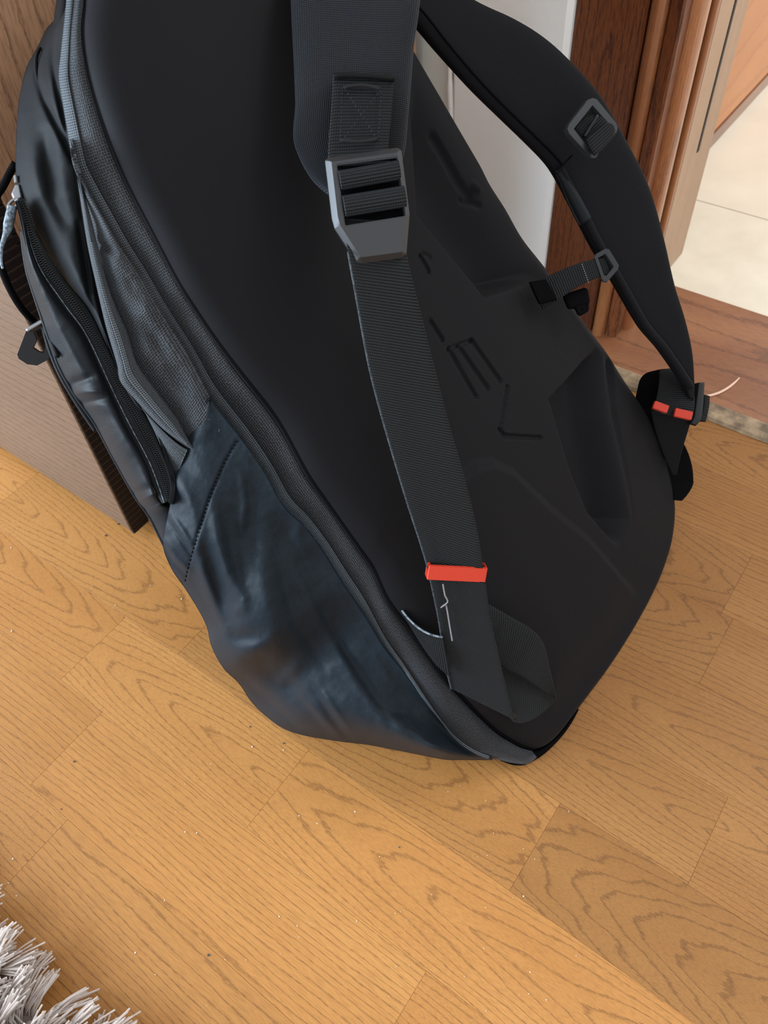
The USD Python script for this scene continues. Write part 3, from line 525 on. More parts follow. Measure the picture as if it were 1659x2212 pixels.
for q in r_h:
    if q[1] > 1440: q[2] = q[2] * (1 - ss((q[1] - 1440) / 110)) + floor_off(q, 0.0025) * ss((q[1] - 1440) / 110)
for q in r_ps: q[2] = max(q[2], floor_off(q, 0.004)) if q[1] > 1500 else q[2]
G = loft([r_ps, r_h], 90, 0.0)
cc = np.linspace(0, 1, G.shape[1])[None]; al = np.linspace(0, 1, N4)[:, None]
G[..., 2] += (0.046 * ss((al - 0.10) / 0.42) * (1 - ss((al - 0.88) / 0.12)) + 0.003) * np.sin(np.pi * cc ** 1.75) ** 0.85
STITCH = [(512, 953), (485, 998), (452, 1077), (427, 1153), (409, 1215), (398, 1262)]
WR = [([(655, 1085), (640, 1160), (690, 1290)], 16, 0.0025), ([(520, 1020), (530, 1090), (520, 1150)], 10, 0.0025), ([(610, 1250), (640, 1350), (700, 1440)], 12, -0.0022), ([(560, 1420), (600, 1475), (640, 1490)], 14, -0.0028), ([(720, 1400), (790, 1500), (840, 1580)], 14, 0.0022), (STITCH, 4, -0.0014),
      ([(368, 1112), (395, 1150), (424, 1195)], 7, 0.0030), ([(357, 1170), (380, 1205), (408, 1232)], 7, 0.0030), ([(362, 1120), (388, 1160), (416, 1203)], 5, -0.0028), ([(354, 1180), (372, 1212), (400, 1240)], 5, -0.0024), ([(385, 1030), (420, 1110), (425, 1150)], 12, 0.002),
      ([(425, 1170), (440, 1240), (470, 1320), (492, 1365)], 13, 0.0055), ([(450, 1200), (475, 1270), (492, 1335)], 20, -0.0060), ([(462, 1090), (472, 1170), (492, 1240), (525, 1290)], 14, 0.0045),
      ([(500, 1120), (505, 1200), (530, 1270)], 22, -0.0045), ([(520, 1290), (525, 1312), (500, 1322)], 14, 0.0030), ([(488, 1362), (515, 1378), (560, 1376)], 17, -0.0055), ([(480, 1402), (520, 1410), (585, 1400)], 24, 0.0045),
      ([(575, 1130), (570, 1200), (580, 1290), (600, 1400)], 26, 0.0045), ([(540, 1060), (545, 1150), (555, 1230)], 20, -0.0025), ([(650, 1220), (700, 1330), (760, 1430), (820, 1520)], 12, -0.0030), ([(620, 1200), (690, 1330), (760, 1450)], 18, 0.0030), ([(700, 1230), (790, 1390), (850, 1480)], 9, 0.0014),
      ([(600, 1440), (640, 1500), (700, 1570)], 16, -0.0040), ([(600, 1480), (640, 1440), (650, 1420)], 14, 0.003), ([(640, 1490), (690, 1545), (740, 1600)], 8, 0.0030), ([(670, 1480), (720, 1555), (760, 1605)], 8, -0.0025), ([(700, 1500), (750, 1570)], 8, 0.002), ([(530, 1470), (590, 1525), (640, 1570)], 9, -0.0035), ([(500, 1420), (560, 1480), (620, 1520)], 16, 0.0035), ([(850, 1540), (870, 1590)], 14, 0.002)]
G = ridges(G, WR)
G = crumple(G, 55, 0.0035 , 12, 4)
pk = off_grid(G); pk[..., 2] = np.maximum(pk[..., 2], 0.0015)
sheet(bag, 'side_pocket', pk, 'satin', 0.0015, label='shiny wrinkled side pocket with pleated hem')
POCKET_G = G
def on_pocket(pl, n, lift=0.0006):
    """Picture points laid on the pocket's cloth."""
    from scipy.spatial import cKDTree
    p = akima(pl, n); t = cKDTree(G[..., :2].reshape(-1, 2)); d, i = t.query(p, k=4); w_ = 1 / (d + 0.3); o = (G[..., 2].reshape(-1)[i] * w_).sum(1) / w_.sum(1)
    return off_grid(np.c_[p, o + lift])
st_pts = on_pocket([(x, y, ) for x, y in STITCH], 150)
part(bag, 'hem_stitching', tubes([st_pts[i:i + 3] for i in range(0, 147, 4)], 0.00034, 6), 'void_fabric')

# --- bottom flap under the panel's tip
tip = [rail([(1062, 1600), (1130, 1622), (1180, 1606), (1222, 1566), (1246, 1530)], [(0, -0.014), (1, -0.014)], 60), rail([(1080, 1643), (1140, 1650), (1190, 1616), (1228, 1572), (1250, 1532)], [(0, -0.016), (1, -0.026)], 60)]
for g in tip:
    for q in g: q[2] = max(q[2], floor_off(q, 0.002))
sheet(bag, 'bottom_flap', off_grid(loft(tip, 12, 0.002)), 'void_fabric', 0.0015)

# --- the body behind everything: a closed hull a little inside the cloth, and its mirrored right side
hp = []
for g, inset in ((pk, 0.012), (BAND, 0.010)): hp.append(g.reshape(-1, 3)[::37])
hp.append(off_grid(r_sil)); hp.append(off_grid(r_up)); hp = np.vstack(hp)
loc = np.stack([(hp - BO) @ BU, (hp - BO) @ BV, (hp - BO) @ BN], 1); mid = 0.122
nb = len(pk.reshape(-1, 3)[::37]); nb2 = nb + len(BAND.reshape(-1, 3)[::37])
inner = loc.copy(); inner[:, 0] += 0.022; inner[nb:nb2, 0] += 0.016; inner[:nb, 0] += 0.020; inner[:nb, 2] -= 0.016; inner[:, 2] = np.minimum(inner[:, 2] - 0.008, -0.040)
mir = inner.copy(); mir[:, 0] = 2 * mid - inner[:, 0]; mir[:, 0] = np.minimum(mir[:, 0], 0.285)
tops = np.array([[s_, 0.64, o_] for s_ in (0.09, 0.18) for o_ in (-0.03, -0.045)])
loc = np.vstack([inner, mir, tops]); body = BO + loc[:, :1] * BU + loc[:, 1:2] * BV + loc[:, 2:] * BN; body[:, 2] = np.maximum(body[:, 2], 0.003)
hull = trimesh.convex.convex_hull(body)
part(bag, 'main_body', (np.array(hull.vertices), np.array(hull.faces)), 'black_fabric', smooth=30)

# ================================================================ shoulder straps (parts of the backpack, each with its own hardware)
def PDs(pts, dep): 
    """Picture points with depths: dep is one number or (fraction, depth) pairs."""
    p = np.asarray(pts, float); s = np.r_[0, np.cumsum(np.linalg.norm(np.diff(p, axis=0), axis=1))]; s = s / s[-1]
    d = np.full(len(p), dep) if np.ndim(dep) == 0 else np.interp(s, *np.array(dep).T)
    return np.array([PD((x, y, z)) for (x, y), z in zip(p, d)])
def xf(path): return str(UsdGeom.Xform.Define(stage, numbered(path)).GetPath())
def frame_at(px, depth, tx, ty):
    """A flat frame through three picture points with depths: origin px, tx towards +x, ty towards +y (picture down)."""
    o = PD((*px, depth)); a = PD(tx) - o; b = PD(ty) - o; ez = unit(np.cross(a, b)); ez = ez if ez @ (C - o) > 0 else -ez
    ex = unit(a); ey = np.cross(ez, ex); return o, ex, ey, ez
def in_frame(fr, pts, off=0.0):
    o, ex, ey, ez = fr; return np.array([[(on_plane(p, o + ez * off, ez) - o) @ ex, (on_plane(p, o + ez * off, ez) - o) @ ey] for p in pts])

# ---- near strap
near = xf(bag + '/shoulder_strap'); tag(stage.GetPrimAtPath(near), 'near shoulder strap hanging down the middle of the back')
LS = [(640, -330), (625, -150), (628, 0), (633, 100), (637, 200), (633, 288), (646, 332), (672, 378), (706, 412), (745, 432)]
RS = [(880, -330), (915, -150), (909, 0), (896, 100), (888, 200), (881, 290), (872, 340), (862, 375), (835, 405), (800, 432)]
pad(near, 'padding', PDs(LS, [(0, 0.52), (0.35, 0.462), (0.7, 0.452), (1, 0.462)]), PDs(RS, [(0, 0.53), (0.35, 0.470), (0.7, 0.458), (1, 0.464)]), 0.015, 'canvas', n=90, k=48, px=0.5, py=0.8)
# stitched webbing tab above the buckle
pad(near, 'webbing_tab', PDs([(720, 157), (717, 200), (713, 260), (710, 300), (708, 360)], [(0, 0.4505), (1, 0.446)]), PDs([(853, 163), (850, 200), (845, 260), (840, 300), (846, 350)], [(0, 0.4565), (1, 0.450)]), 0.0022, 'webbing_dark', n=50, k=24, px=0.2)
part(near, 'tab_fold', tube(PDs([(722, 163), (786, 164), (852, 170)], [(0, 0.4488), (1, 0.4548)]), 0.0016, 8, 12), 'webbing_dark', smooth=True)
def dashes(a, b, d0, d1, n, sub=4):
    q = [PD((a[0] + (b[0] - a[0]) * t, a[1] + (b[1] - a[1]) * t, d0 + (d1 - d0) * t)) for t in np.linspace(0, 1, n * sub)]
    return [np.array(q[i * sub:(i + 1) * sub - 1]) for i in range(n)]
bx = [((740, 187), .4492), ((824, 190), .4528), ((818, 300), .4488), ((735, 306), .4458)]; lines = []
for (p, d), (q, e_) in zip(bx, bx[1:] + bx[:1]): lines += dashes(p, q, d - 0.0006, e_ - 0.0006, 12)
lines += dashes((745, 192), (812, 296), .4488, .4482, 12) + dashes((824, 192), (742, 300), .4520, .4452, 12)
part(near, 'box_stitching', tubes(lines, 0.00042, 5), 'thread')
for tk in (PDs([(742, 190), (782, 184), (822, 192)], [(0, .4482), (1, .4518)]), PDs([(735, 302), (776, 305), (816, 300)], [(0, .4452), (1, .4482)])):
    part(near, 'bar_tack', tube(tk, 0.0010, 7, 14), 'thread', smooth=True)
pad(near, 'dark_patch', PDs([(600, 36), (603, 70), (607, 99)], 0.520), PDs([(640, 36), (642, 70), (644, 99)], 0.520), 0.0025, 'void_fabric', n=12, k=14)  # small near-black patch left of the strap
# buckle

FRM = frame_at((703, 345), 0.4435, (866, 324, 0.4475), (820, 556, 0.459))
outer = [(703, 343), (712, 337), (860, 316), (869, 322), (887, 462), (880, 548), (872, 556), (782, 568), (771, 564), (724, 492), (718, 470)]
hole = [(728, 357), (859, 340), (877, 466), (746, 487)]
op = Polygon(in_frame(FRM, outer)).buffer(-0.0012).buffer(0.0012); hp_ = Polygon(in_frame(FRM, hole)).buffer(-0.001).buffer(0.001)
def chamfered(outer_poly, hole_poly, fr, th, ch, dp, m_name, parent, name, label):
    """A convex plate with a broad flat chamfer round its front and a window through it."""
    import manifold3d as m3
    pts3 = lambda g, z: np.c_[np.array(g.exterior.coords)[:-1], np.full(len(g.exterior.coords) - 1, z)]
    g0 = outer_poly.convex_hull; g1 = g0.buffer(-ch, join_style=2); g2 = g0.buffer(-0.0004, join_style=2)
    sol = m3.Manifold.hull_points(np.vstack([pts3(g1, 0), pts3(g0, -dp), pts3(g0, -th + 0.0004), pts3(g2, -th)]))
    cut = m3.CrossSection([np.array(hole_poly.exterior.coords)[:-1][::(1 if hole_poly.exterior.is_ccw else -1)]]).extrude(4 * th).translate((0, 0, -3 * th))
    bevel_cut = m3.CrossSection([np.array(hole_poly.buffer(0.0007).exterior.coords)[:-1][::(1 if hole_poly.buffer(0.0007).exterior.is_ccw else -1)]]).extrude(0.002).translate((0, 0, -0.0005))
    me = (sol - cut - bevel_cut).to_mesh(); v = np.array(me.vert_properties[:, :3], float); o, ex, ey, ez = fr
    part(parent, name, (np.asarray(o) + v[:, :1] * ex + v[:, 1:2] * ey + v[:, 2:] * ez, np.array(me.tri_verts)), m_name, smooth=18, label=label)
chamfered(op, hp_, FRM, 0.0075, 0.0030, 0.0034, 'gunmetal', near, 'buckle_frame', 'dark grey metal ladder lock frame')

def roll(a, b, da, db, r_px, name, m='webbing'):
    P0, P1 = PD((*a, da)), PD((*b, db)); n_ = 40; c = P0 + (P1 - P0) * np.linspace(0, 1, n_)[:, None]; rr_ = r_px * da / F
    T = unit(P1 - P0); N_ = unit(C - (P0 + P1) / 2); N_ = unit(N_ - T * (N_ @ T)); S = np.cross(T, N_); ph = np.linspace(0, 2 * np.pi, 26, endpoint=False)
    v = c[:, None] + rr_ * (np.cos(ph)[None, :, None] * S + 0.62 * np.sin(ph)[None, :, None] * N_); L = np.linalg.norm(P1 - P0)
    uv = np.stack(np.broadcast_arrays(np.linspace(0, L, n_)[:, None], (ph * rr_)[None]), -1).reshape(-1, 2)
    v = np.vstack([v.reshape(-1, 3), P0[None], P1[None]]); f = grid_faces(n_, 26, close_n=True); f = np.vstack([f[:, [0, 1, 2]], f[:, [0, 2, 3]]]); o = n_ * 26; jj = np.arange(26)
    f = np.vstack([f, np.stack([np.full(26, o), (jj + 1) % 26, jj], 1), np.stack([np.full(26, o + 1), o - 26 + jj, o - 26 + (jj + 1) % 26], 1)])
    tm_ = trimesh.Trimesh(v, f, process=False)
    if tm_.volume < 0: f = f[:, ::-1]
    part(near, name, (v, f), m, smooth=True, uv=np.vstack([uv, [[0, 0], [L, 0]]]))
roll((733, 390), (863, 367), 0.4480, 0.4515, 19, 'webbing_roll')
roll((742, 446), (875, 424), 0.4515, 0.4545, 21, 'webbing_roll')
pad(near, 'webbing_back', PDs([(726, 345), (735, 420), (748, 490)], [(0, 0.456), (1, 0.462)]), PDs([(862, 330), (873, 400), (880, 470)], [(0, 0.460), (1, 0.464)]), 0.0016, 'void_fabric', n=20)
# long webbing, keeper and folded tail
WL = [(742, 470), (752, 545), (763, 605), (791, 760), (832, 925), (878, 1080), (918, 1205), (932, 1262), (948, 1340), (957, 1400), (966, 1450), (975, 1488)]
WR_ = [(884, 480), (880, 552), (890, 600), (925, 740), (962, 885), (1003, 1030), (1037, 1180), (1046, 1240), (1057, 1320), (1074, 1400), (1090, 1470), (1112, 1556)]
bd = [back_depth(p) for p in ((832, 925), (918, 1205), (1040, 1530))]
dl = [(0, 0.458), (0.08, 0.458), (0.4, 0.505), (0.70, 0.545), (0.85, 0.575), (1, 0.606)]
pad(near, 'webbing', PDs(WL, dl), PDs(WR_, [(t, d + 0.008) for t, d in dl]), 0.0018, 'webbing', n=140, k=20, px=0.25)
part(near, 'webbing_highlight', tube(PDs([(x - 0.5, y) for x, y in WL[1:]], [(t, d - 0.0006) for t, d in dl[1:]]), 0.00055, 6, 160), 'edge_highlight', smooth=True)  # added pale tube: window light along the webbing's left edge
pad(near, 'webbing_fold', PDs([(984, 1490), (1035, 1512), (1114, 1556)], [(0, 0.612), (1, 0.622)]), PDs([(978, 1482), (1030, 1504), (1108, 1548)], [(0, 0.607), (1, 0.615)]), 0.003, 'webbing', n=16, k=16)
KF = [(924, 1221), (1052, 1227), (1051, 1259), (925, 1253)]
kd = [0.5505, 0.5575, 0.5615, 0.5550]
kp = np.array([PD((*p, d - 0.004)) for p, d in zip(KF, kd)]); ko = kp.mean(0); kx = unit(kp[1] - kp[0] + kp[2] - kp[3]); kz = unit(np.cross(kx, kp[3] - kp[0])); kz = kz if kz @ (C - ko) > 0 else -kz; ky = np.cross(kz, kx)
def loop_keeper(parent, o, x, y, z, w, h_, t, wall_, m='orange', name='keeper', label='orange plastic strap keeper'):
    """A flat ring round a strap: w across, h_ along, t deep, with walls wall_ thick."""
    op_ = Polygon([(-w / 2, -t), (w / 2, -t), (w / 2, 0), (-w / 2, 0)]).buffer(-wall_ * 0.45).buffer(wall_ * 0.45); ip_ = Polygon([(-w / 2 + wall_, -t + wall_), (w / 2 - wall_, -t + wall_), (w / 2 - wall_, -wall_), (-w / 2 + wall_, -wall_)])
    g = op_.difference(ip_); e_ = 0.0005; ms = []
    for a_, b_, s_ in ((-h_ / 2, -h_ / 2 + e_, e_), (-h_ / 2 + e_, h_ / 2 - e_, 0), (h_ / 2 - e_, h_ / 2, e_)):
        gg = g if not s_ else op_.buffer(-s_).difference(ip_.buffer(s_))
        m_ = trimesh.creation.extrude_polygon(gg, b_ - a_, engine='earcut'); v = np.array(m_.vertices); ms.append(trimesh.Trimesh(o + v[:, :1] * x + v[:, 1:2] * z + (v[:, 2:] + a_) * y, m_.faces, process=False))
    m_ = trimesh.util.concatenate(ms)
    part(parent, name, m_, m, smooth=25, label=label)
kw = np.linalg.norm((kp[1] + kp[2] - kp[0] - kp[3]) / 2); kh = np.linalg.norm((kp[3] + kp[2] - kp[0] - kp[1]) / 2)
loop_keeper(near, ko, kx, ky, kz, kw, kh, 0.0085, 0.0018)
squig = [(957, 1262), (961, 1285), (966, 1302), (958, 1308), (953, 1312), (964, 1308), (968, 1330), (972, 1355), (977, 1384)]
part(near, 'loose_stitching', tube(PDs(squig, [(0, 0.5528), (1, 0.579)]), 0.00055, 6, 60), 'grey_thread', label='pale loose stitching on the webbing')
# tail: the part behind that slants to the right, and the inner face of the fold
pad(near, 'webbing_tail', PDs([(1040, 1296), (1100, 1330), (1163, 1372), (1188, 1440), (1202, 1512)], [(0, 0.603), (0.5, 0.618), (1, 0.640)]), PDs([(1062, 1400), (1090, 1442), (1130, 1464), (1160, 1484), (1192, 1508)], [(0, 0.606), (0.5, 0.618), (1, 0.641)]), 0.0018, 'webbing', n=60, k=18, px=0.25)
pad(near, 'webbing_tail', PDs([(1080, 1436), (1130, 1462), (1202, 1506)], [(0, 0.627), (1, 0.646)]), PDs([(1100, 1535), (1112, 1560), (1200, 1515)], [(0, 0.622), (0.3, 0.625), (1, 0.645)]), 0.0018, 'webbing', n=30, k=18, px=0.25)
# anchor tab sewn into the edge band on the left
an = [rail([(868, 1318), (892, 1346), (920, 1366), (956, 1376)], [(0, -0.006), (1, 0.012)], 40), rail([(872, 1330), (905, 1385), (938, 1432), (972, 1462)], [(0, -0.010), (1, 0.008)], 40)]
sheet(bag, 'anchor_tab', off_grid(loft(an, 14, 0.002)), 'webbing_dark', 0.002)
part(bag, 'anchor_tab_edge', tube(off_grid(np.c_[an[0][:, :2], an[0][:, 2] + 0.0006]), 0.0008, 7), 'cord', smooth=True)

# ---- far strap
far = xf(bag + '/shoulder_strap'); tag(stage.GetPrimAtPath(far), 'far shoulder strap curving out to the right')
FI = [(700, -190), (800, -60), (872, 8), (905, 42), (950, 100), (1020, 182), (1082, 246), (1150, 312), (1200, 368), (1240, 442), (1290, 540), (1332, 612), (1382, 700), (1428, 757), (1458, 800), (1482, 838), (1490, 858)]
FO = [(850, -330), (930, -140), (1000, -30), (1062, 10), (1110, 32), (1180, 75), (1250, 140), (1312, 215), (1360, 300), (1405, 390), (1440, 510), (1463, 615), (1485, 690), (1500, 765), (1503, 815), (1503, 845), (1500, 870)]
di = [(0, 0.54), (0.15, 0.55), (0.45, 0.615), (0.7, 0.66), (1, 0.735)]; do = [(0, 0.55), (0.15, 0.565), (0.45, 0.62), (0.7, 0.675), (1, 0.740)]
pad(far, 'padding', PDs(FI, di), PDs(FO, do), np.interp(np.linspace(0, 1, 120), [0, 0.6, 1], [0.014, 0.013, 0.007]), 'strap_fabric', n=120, k=40, px=0.4, py=0.7)
fi = np.array(FI, float)
def along_inner(i0, i1, dx, dy, dd, n):
    s = np.r_[0, np.cumsum(np.linalg.norm(np.diff(fi, axis=0), axis=1))]; s = s / s[-1]; d = np.interp(s, *np.array(di).T)
    return akima(np.array([PD((fi[k, 0] + dx, fi[k, 1] + dy, d[k] + dd)) for k in range(i0, i1)]), n)
part(far, 'edge_piping', tube(along_inner(8, 16, 8, -2, -0.001, 120), 0.0040, 10), 'strap_fabric', smooth=True, label='thick piping along the inner edge')
part(far, 'edge_seam', tube(along_inner(2, 16, 17, -7, 0.0005, 150), 0.0008, 6), 'void_fabric', smooth=True)
part(far, 'edge_sleeve', tube(along_inner(8, 11, 6, 0, -0.0018, 60)[:38], np.interp(np.linspace(0, 1, 38), [0, 0.6, 1], [0.0025, 0.0050, 0.0052]), 10), 'coated_fabric', smooth=True)
part(far, 'seam_stitching', tube(PDs([(1205, 366), (1220, 352), (1236, 335)], 0.6100), 0.0007, 6, 16), 'void_fabric')
# slider buckle on the strap
F2 = frame_at((1228, 282), 0.594, (1282, 212, 0.602), (1282, 342, 0.608))
o2 = Polygon(in_frame(F2, [(1225, 279), (1229, 268), (1270, 215), (1281, 211), (1290, 214), (1332, 266), (1335, 276), (1332, 287), (1310, 300), (1288, 341), (1278, 342), (1230, 290)])).buffer(-0.0008).buffer(0.0008)
h2 = Polygon(in_frame(F2, [(1240, 278), (1280, 228), (1322, 276), (1300, 296), (1276, 326)])).buffer(-0.0006).buffer(0.0006)
part(far, 'slider_frame', plate(o2.difference(h2), F2, 0.004, 0.0009), 'matte_plastic', smooth=25, label='grey plastic slider frame')
pad(far, 'slider_webbing', PDs([(1243, 276), (1262, 300), (1281, 333)], [(0, 0.6045), (1, 0.604)]), PDs([(1284, 232), (1306, 252), (1330, 284)], [(0, 0.6085), (1, 0.607)]), 0.002, 'webbing_dark', n=24, k=16)
pad(far, 'slider_loop', PDs([(1266, 300), (1274, 316), (1287, 337)], [(0, 0.600), (0.5, 0.5985), (1, 0.602)]), PDs([(1312, 262), (1327, 268), (1332, 290)], [(0, 0.604), (0.5, 0.6025), (1, 0.605)]), 0.003, 'webbing_dark', n=24, k=16)
pad(far, 'slider_bar', PDs([(1262, 292), (1290, 246)], 0.6005), PDs([(1267, 296), (1295, 251)], 0.6015), 0.003, 'plastic', n=10, k=12)
# sternum webbing, ring and clip
stern = far
pad(stern, 'sternum_webbing', PDs([(1150, 618), (1185, 596), (1240, 572), (1275, 561), (1308, 556)], [(0, 0.640), (0.5, 0.636), (1, 0.642)]), PDs([(1172, 668), (1215, 642), (1262, 612), (1292, 600), (1320, 592)], [(0, 0.642), (0.5, 0.638), (1, 0.644)]), 0.0016, 'webbing_dark', n=50, k=16, px=0.25)
pad(stern, 'sternum_fold', PDs([(1144, 608), (1160, 605), (1180, 602)], 0.632), PDs([(1166, 656), (1182, 653), (1204, 648)], 0.633), 0.004, 'void_fabric', n=16, k=16)
part(stern, 'bar_tack', tubes(dashes((1257, 570), (1272, 612), 0.6355, 0.637, 9), 0.0005, 5), 'grey_thread')
F3 = frame_at((1288, 560), 0.640, (1336, 575, 0.640), (1300, 608, 0.642))
o3 = Polygon(in_frame(F3, [(1284, 556), (1288, 548), (1308, 537), (1316, 538), (1337, 572), (1336, 581), (1312, 609), (1304, 608), (1300, 603)])).buffer(-0.0006).buffer(0.0006)
h3 = Polygon(in_frame(F3, [(1292, 557), (1308, 548), (1326, 576), (1308, 598), (1304, 592)]))
part(stern, 'sternum_ring', plate(o3.difference(h3), F3, 0.0032, 0.0007), 'matte_plastic', smooth=25, label='small grey plastic ring of the sternum strap')
def capsule_hull(pts, r):
    ms = [trimesh.creation.icosphere(1, r_).apply_translation(p) for p, r_ in zip(pts, np.broadcast_to(r, (len(pts),)))]
    return trimesh.convex.convex_hull(np.vstack([m.vertices for m in ms]))
clip = [capsule_hull(PDs([(1224, 642), (1262, 630), (1266, 650), (1232, 660)], 0.652), 0.003), capsule_hull(PDs([(1240, 660), (1256, 652), (1262, 668)], 0.653), 0.0026), capsule_hull(PDs([(1252, 676), (1246, 664)], 0.652), 0.0022), capsule_hull(PDs([(1254, 677), (1266, 670)], 0.652), 0.0018), capsule_hull(PDs([(1268, 652), (1268, 668)], 0.652), 0.0016)]
part(stern, 'release_clip', trimesh.util.concatenate(clip), 'void_fabric', smooth=40, label='black side release clip')

# ---- lower end of the far strap: webbing, buckle, keepers, tail
low = far
pad(low, 'lower_webbing', PDs([(1425, 800), (1424, 830), (1418, 862), (1410, 892)], [(0, 0.738), (1, 0.733)]), PDs([(1448, 795), (1500, 848), (1501, 880), (1495, 906)], [(0, 0.745), (0.7, 0.738), (1, 0.738)]), 0.0018, 'webbing_dark', n=40, k=16, px=0.25)
pad(low, 'lower_tab', PDs([(1406, 884), (1412, 915), (1425, 960), (1453, 1026)], [(0, 0.736), (1, 0.775)]), PDs([(1496, 900), (1489, 925), (1477, 965), (1462, 1026)], [(0, 0.740), (1, 0.775)]), 0.0018, 'black_fabric', n=40, k=16, px=0.25)
pad(low, 'webbing_loop', PDs([(1445, 796), (1415, 800), (1388, 812), (1377, 840), (1374, 880), (1395, 920), (1440, 1000)], [(0, 0.752), (1, 0.785)]), PDs([(1440, 830), (1436, 850), (1430, 862), (1425, 872), (1418, 890), (1425, 925), (1460, 1010)], [(0, 0.752), (1, 0.785)]), 0.0018, 'void_fabric', n=60, k=16)
pad(low, 'webbing_loop', PDs([(1405, 900), (1420, 960), (1440, 1010), (1448, 1060), (1452, 1078)], [(0, 0.780), (1, 0.80)]), PDs([(1452, 930), (1473, 952), (1488, 980), (1499, 1038), (1496, 1050)], [(0, 0.780), (1, 0.80)]), 0.002, 'void_fabric', n=40, k=16)
pad(low, 'webbing_loop', PDs([(1446, 1040), (1452, 1060), (1455, 1080)], 0.797), PDs([(1500, 1040), (1495, 1055), (1474, 1082)], 0.797), 0.003, 'void_fabric', n=24, k=16)
for k_, pts_ in enumerate(([(1415, 865), (1446, 876), (1440, 893), (1412, 882)], [(1461, 881), (1499, 889), (1492, 908), (1456, 899)])):
    kp = np.array([PD((*p, 0.7265 + 0.004 * k_)) for p in pts_]); o_ = kp.mean(0); x_ = unit(kp[1] - kp[0] + kp[2] - kp[3]); z_ = unit(np.cross(x_, kp[3] - kp[0])); z_ = z_ if z_ @ (C - o_) > 0 else -z_; y_ = np.cross(z_, x_)
    loop_keeper(low, o_, x_, y_, z_, np.linalg.norm(kp[1] - kp[0]), np.linalg.norm(kp[3] - kp[0]), 0.004, 0.0013, label='small orange keeper end')
pad(low, 'ladder_frame', PDs([(1511, 826), (1507, 860), (1502, 896), (1494, 916)], [(0, 0.742), (1, 0.738)]), PDs([(1524, 826), (1522, 860), (1518, 900), (1504, 921)], [(0, 0.746), (1, 0.742)]), 0.010, 'plastic', n=30, k=16, px=0.3, py=0.4, label='dark grey ladder lock seen edge on')
pad(low, 'webbing_roll', PDs([(1522, 852), (1520, 880), (1512, 908)], 0.748), PDs([(1537, 856), (1535, 882), (1528, 912)], 0.752), 0.010, 'webbing_dark', n=20, k=16)

# ---- zipper pulls on the front compartment
pl = bag
pp = [(63, 703), (93, 690), (98, 730), (102, 760), (92, 786), (70, 790), (48, 784), (37, 770), (45, 745)]
dP = float((R.T @ (off_pt((90, 720, -0.105)) - C))[2]) / SC
F4 = frame_at((60, 720), dP, (100, 735, dP + 0.004), (62, 780, dP + 0.006))
o4 = Polygon(in_frame(F4, [(56, 716), (64, 703), (86, 690), (97, 692), (102, 712), (108, 750), (106, 776), (80, 790), (58, 787), (40, 775), (37, 766)])).buffer(-0.0005).buffer(0.0005); h4 = Polygon(in_frame(F4, [(72, 716), (92, 708), (98, 740), (96, 762), (84, 760), (72, 752), (80, 735)])).buffer(-0.0005).buffer(0.0005)
part(pl, 'zipper_pull', plate(o4.difference(h4), F4, 0.003, 0.0006), 'plastic', smooth=25, label='black angular zipper pull')
part(pl, 'pull_loop', tube(PDs([(92, 706), (104, 722), (116, 748), (124, 770)], [(0, dP), (1, dP - 0.012)]), 0.0016, 8, 20), 'black_fabric', smooth=True)
part(pl, 'pull_bar', tubes([in3 for in3 in [PDs([(58, 714), (74, 704), (94, 693)], dP - 0.002)]], 0.0013, 8, 12), 'bright_metal', smooth=True, label='shiny top edge of the zipper pull')
dQ = float((R.T @ (off_pt((36, 400, -0.080)) - C))[2]) / SC
part(pl, 'zipper_slider', trimesh.util.concatenate([capsule_hull(PDs([(38, 404), (43, 425), (36, 432), (31, 420)], dQ), 0.0016), tube(PDs([(34, 380), (36, 395)], dQ), 0.0012, 8), tube(PDs([(37, 428), (26, 434), (18, 446), (34, 446), (38, 430)], dQ - 0.001), 0.0009, 8, 30)]), 'bright_metal', smooth=40, label='silver zipper slider')
part(pl, 'pull_cord', tube(PDs([(27, 446), (24, 458), (20, 478), (16, 496), (10, 512), (4, 532), (2, 560), (6, 580)], dQ - 0.002), np.interp(np.linspace(0, 1, 50), [0, 0.3, 0.5, 1], [0.0026, 0.0028, 0.0014, 0.0007]), 8, 50), 'cord', smooth=True, label='pale cord pull hanging from the slider')
part(pl, 'side_strap', tube(PDs([(34, 352), (22, 372), (8, 400), (-8, 425), (-14, 480), (-2, 560), (30, 640), (80, 700)], [(0, dQ + 0.012), (0.7, dQ + 0.02), (1, dP + 0.02)]), 0.0022, 8, 40), 'void_fabric', smooth=True)

# ================================================================ small things on the floor, the rug
thr = thing('thread', 'pale pink loose thread end lying on the wooden door sill', 'thread')
tp = [floor_pt for floor_pt in [on_plane(p, Z * 0.0055, Z) for p in ((1490, 856), (1530, 855), (1560, 845), (1580, 832), (1597, 816))]]
part(thr, 'strand', tube(np.array(tp), np.interp(np.linspace(0, 1, 40), [0, 0.8, 1], [0.0015, 0.0014, 0.0007]), 8, 40), 'string', smooth=True)
dust = thing('crumbs', 'tiny pale dust crumbs and grey lint specks scattered over the oak floor', 'crumbs', 'stuff')
def crumbs(name, pts, m):
    ms = []; r = np.random.default_rng(5)
    for x, y, s in pts:
        s = s * 0.72; q = on_plane((x, y), Z * 0.0004, Z); c_ = trimesh.creation.icosphere(1, s); c_.vertices *= r.uniform(0.6, 1.2, (len(c_.vertices), 1)) * [1, 1, 0.6]; c_.apply_translation(q + Z * (0.45 * s - 0.0002)); ms.append(c_)
    part(dust, name, trimesh.util.concatenate(ms), m, kind='stuff')
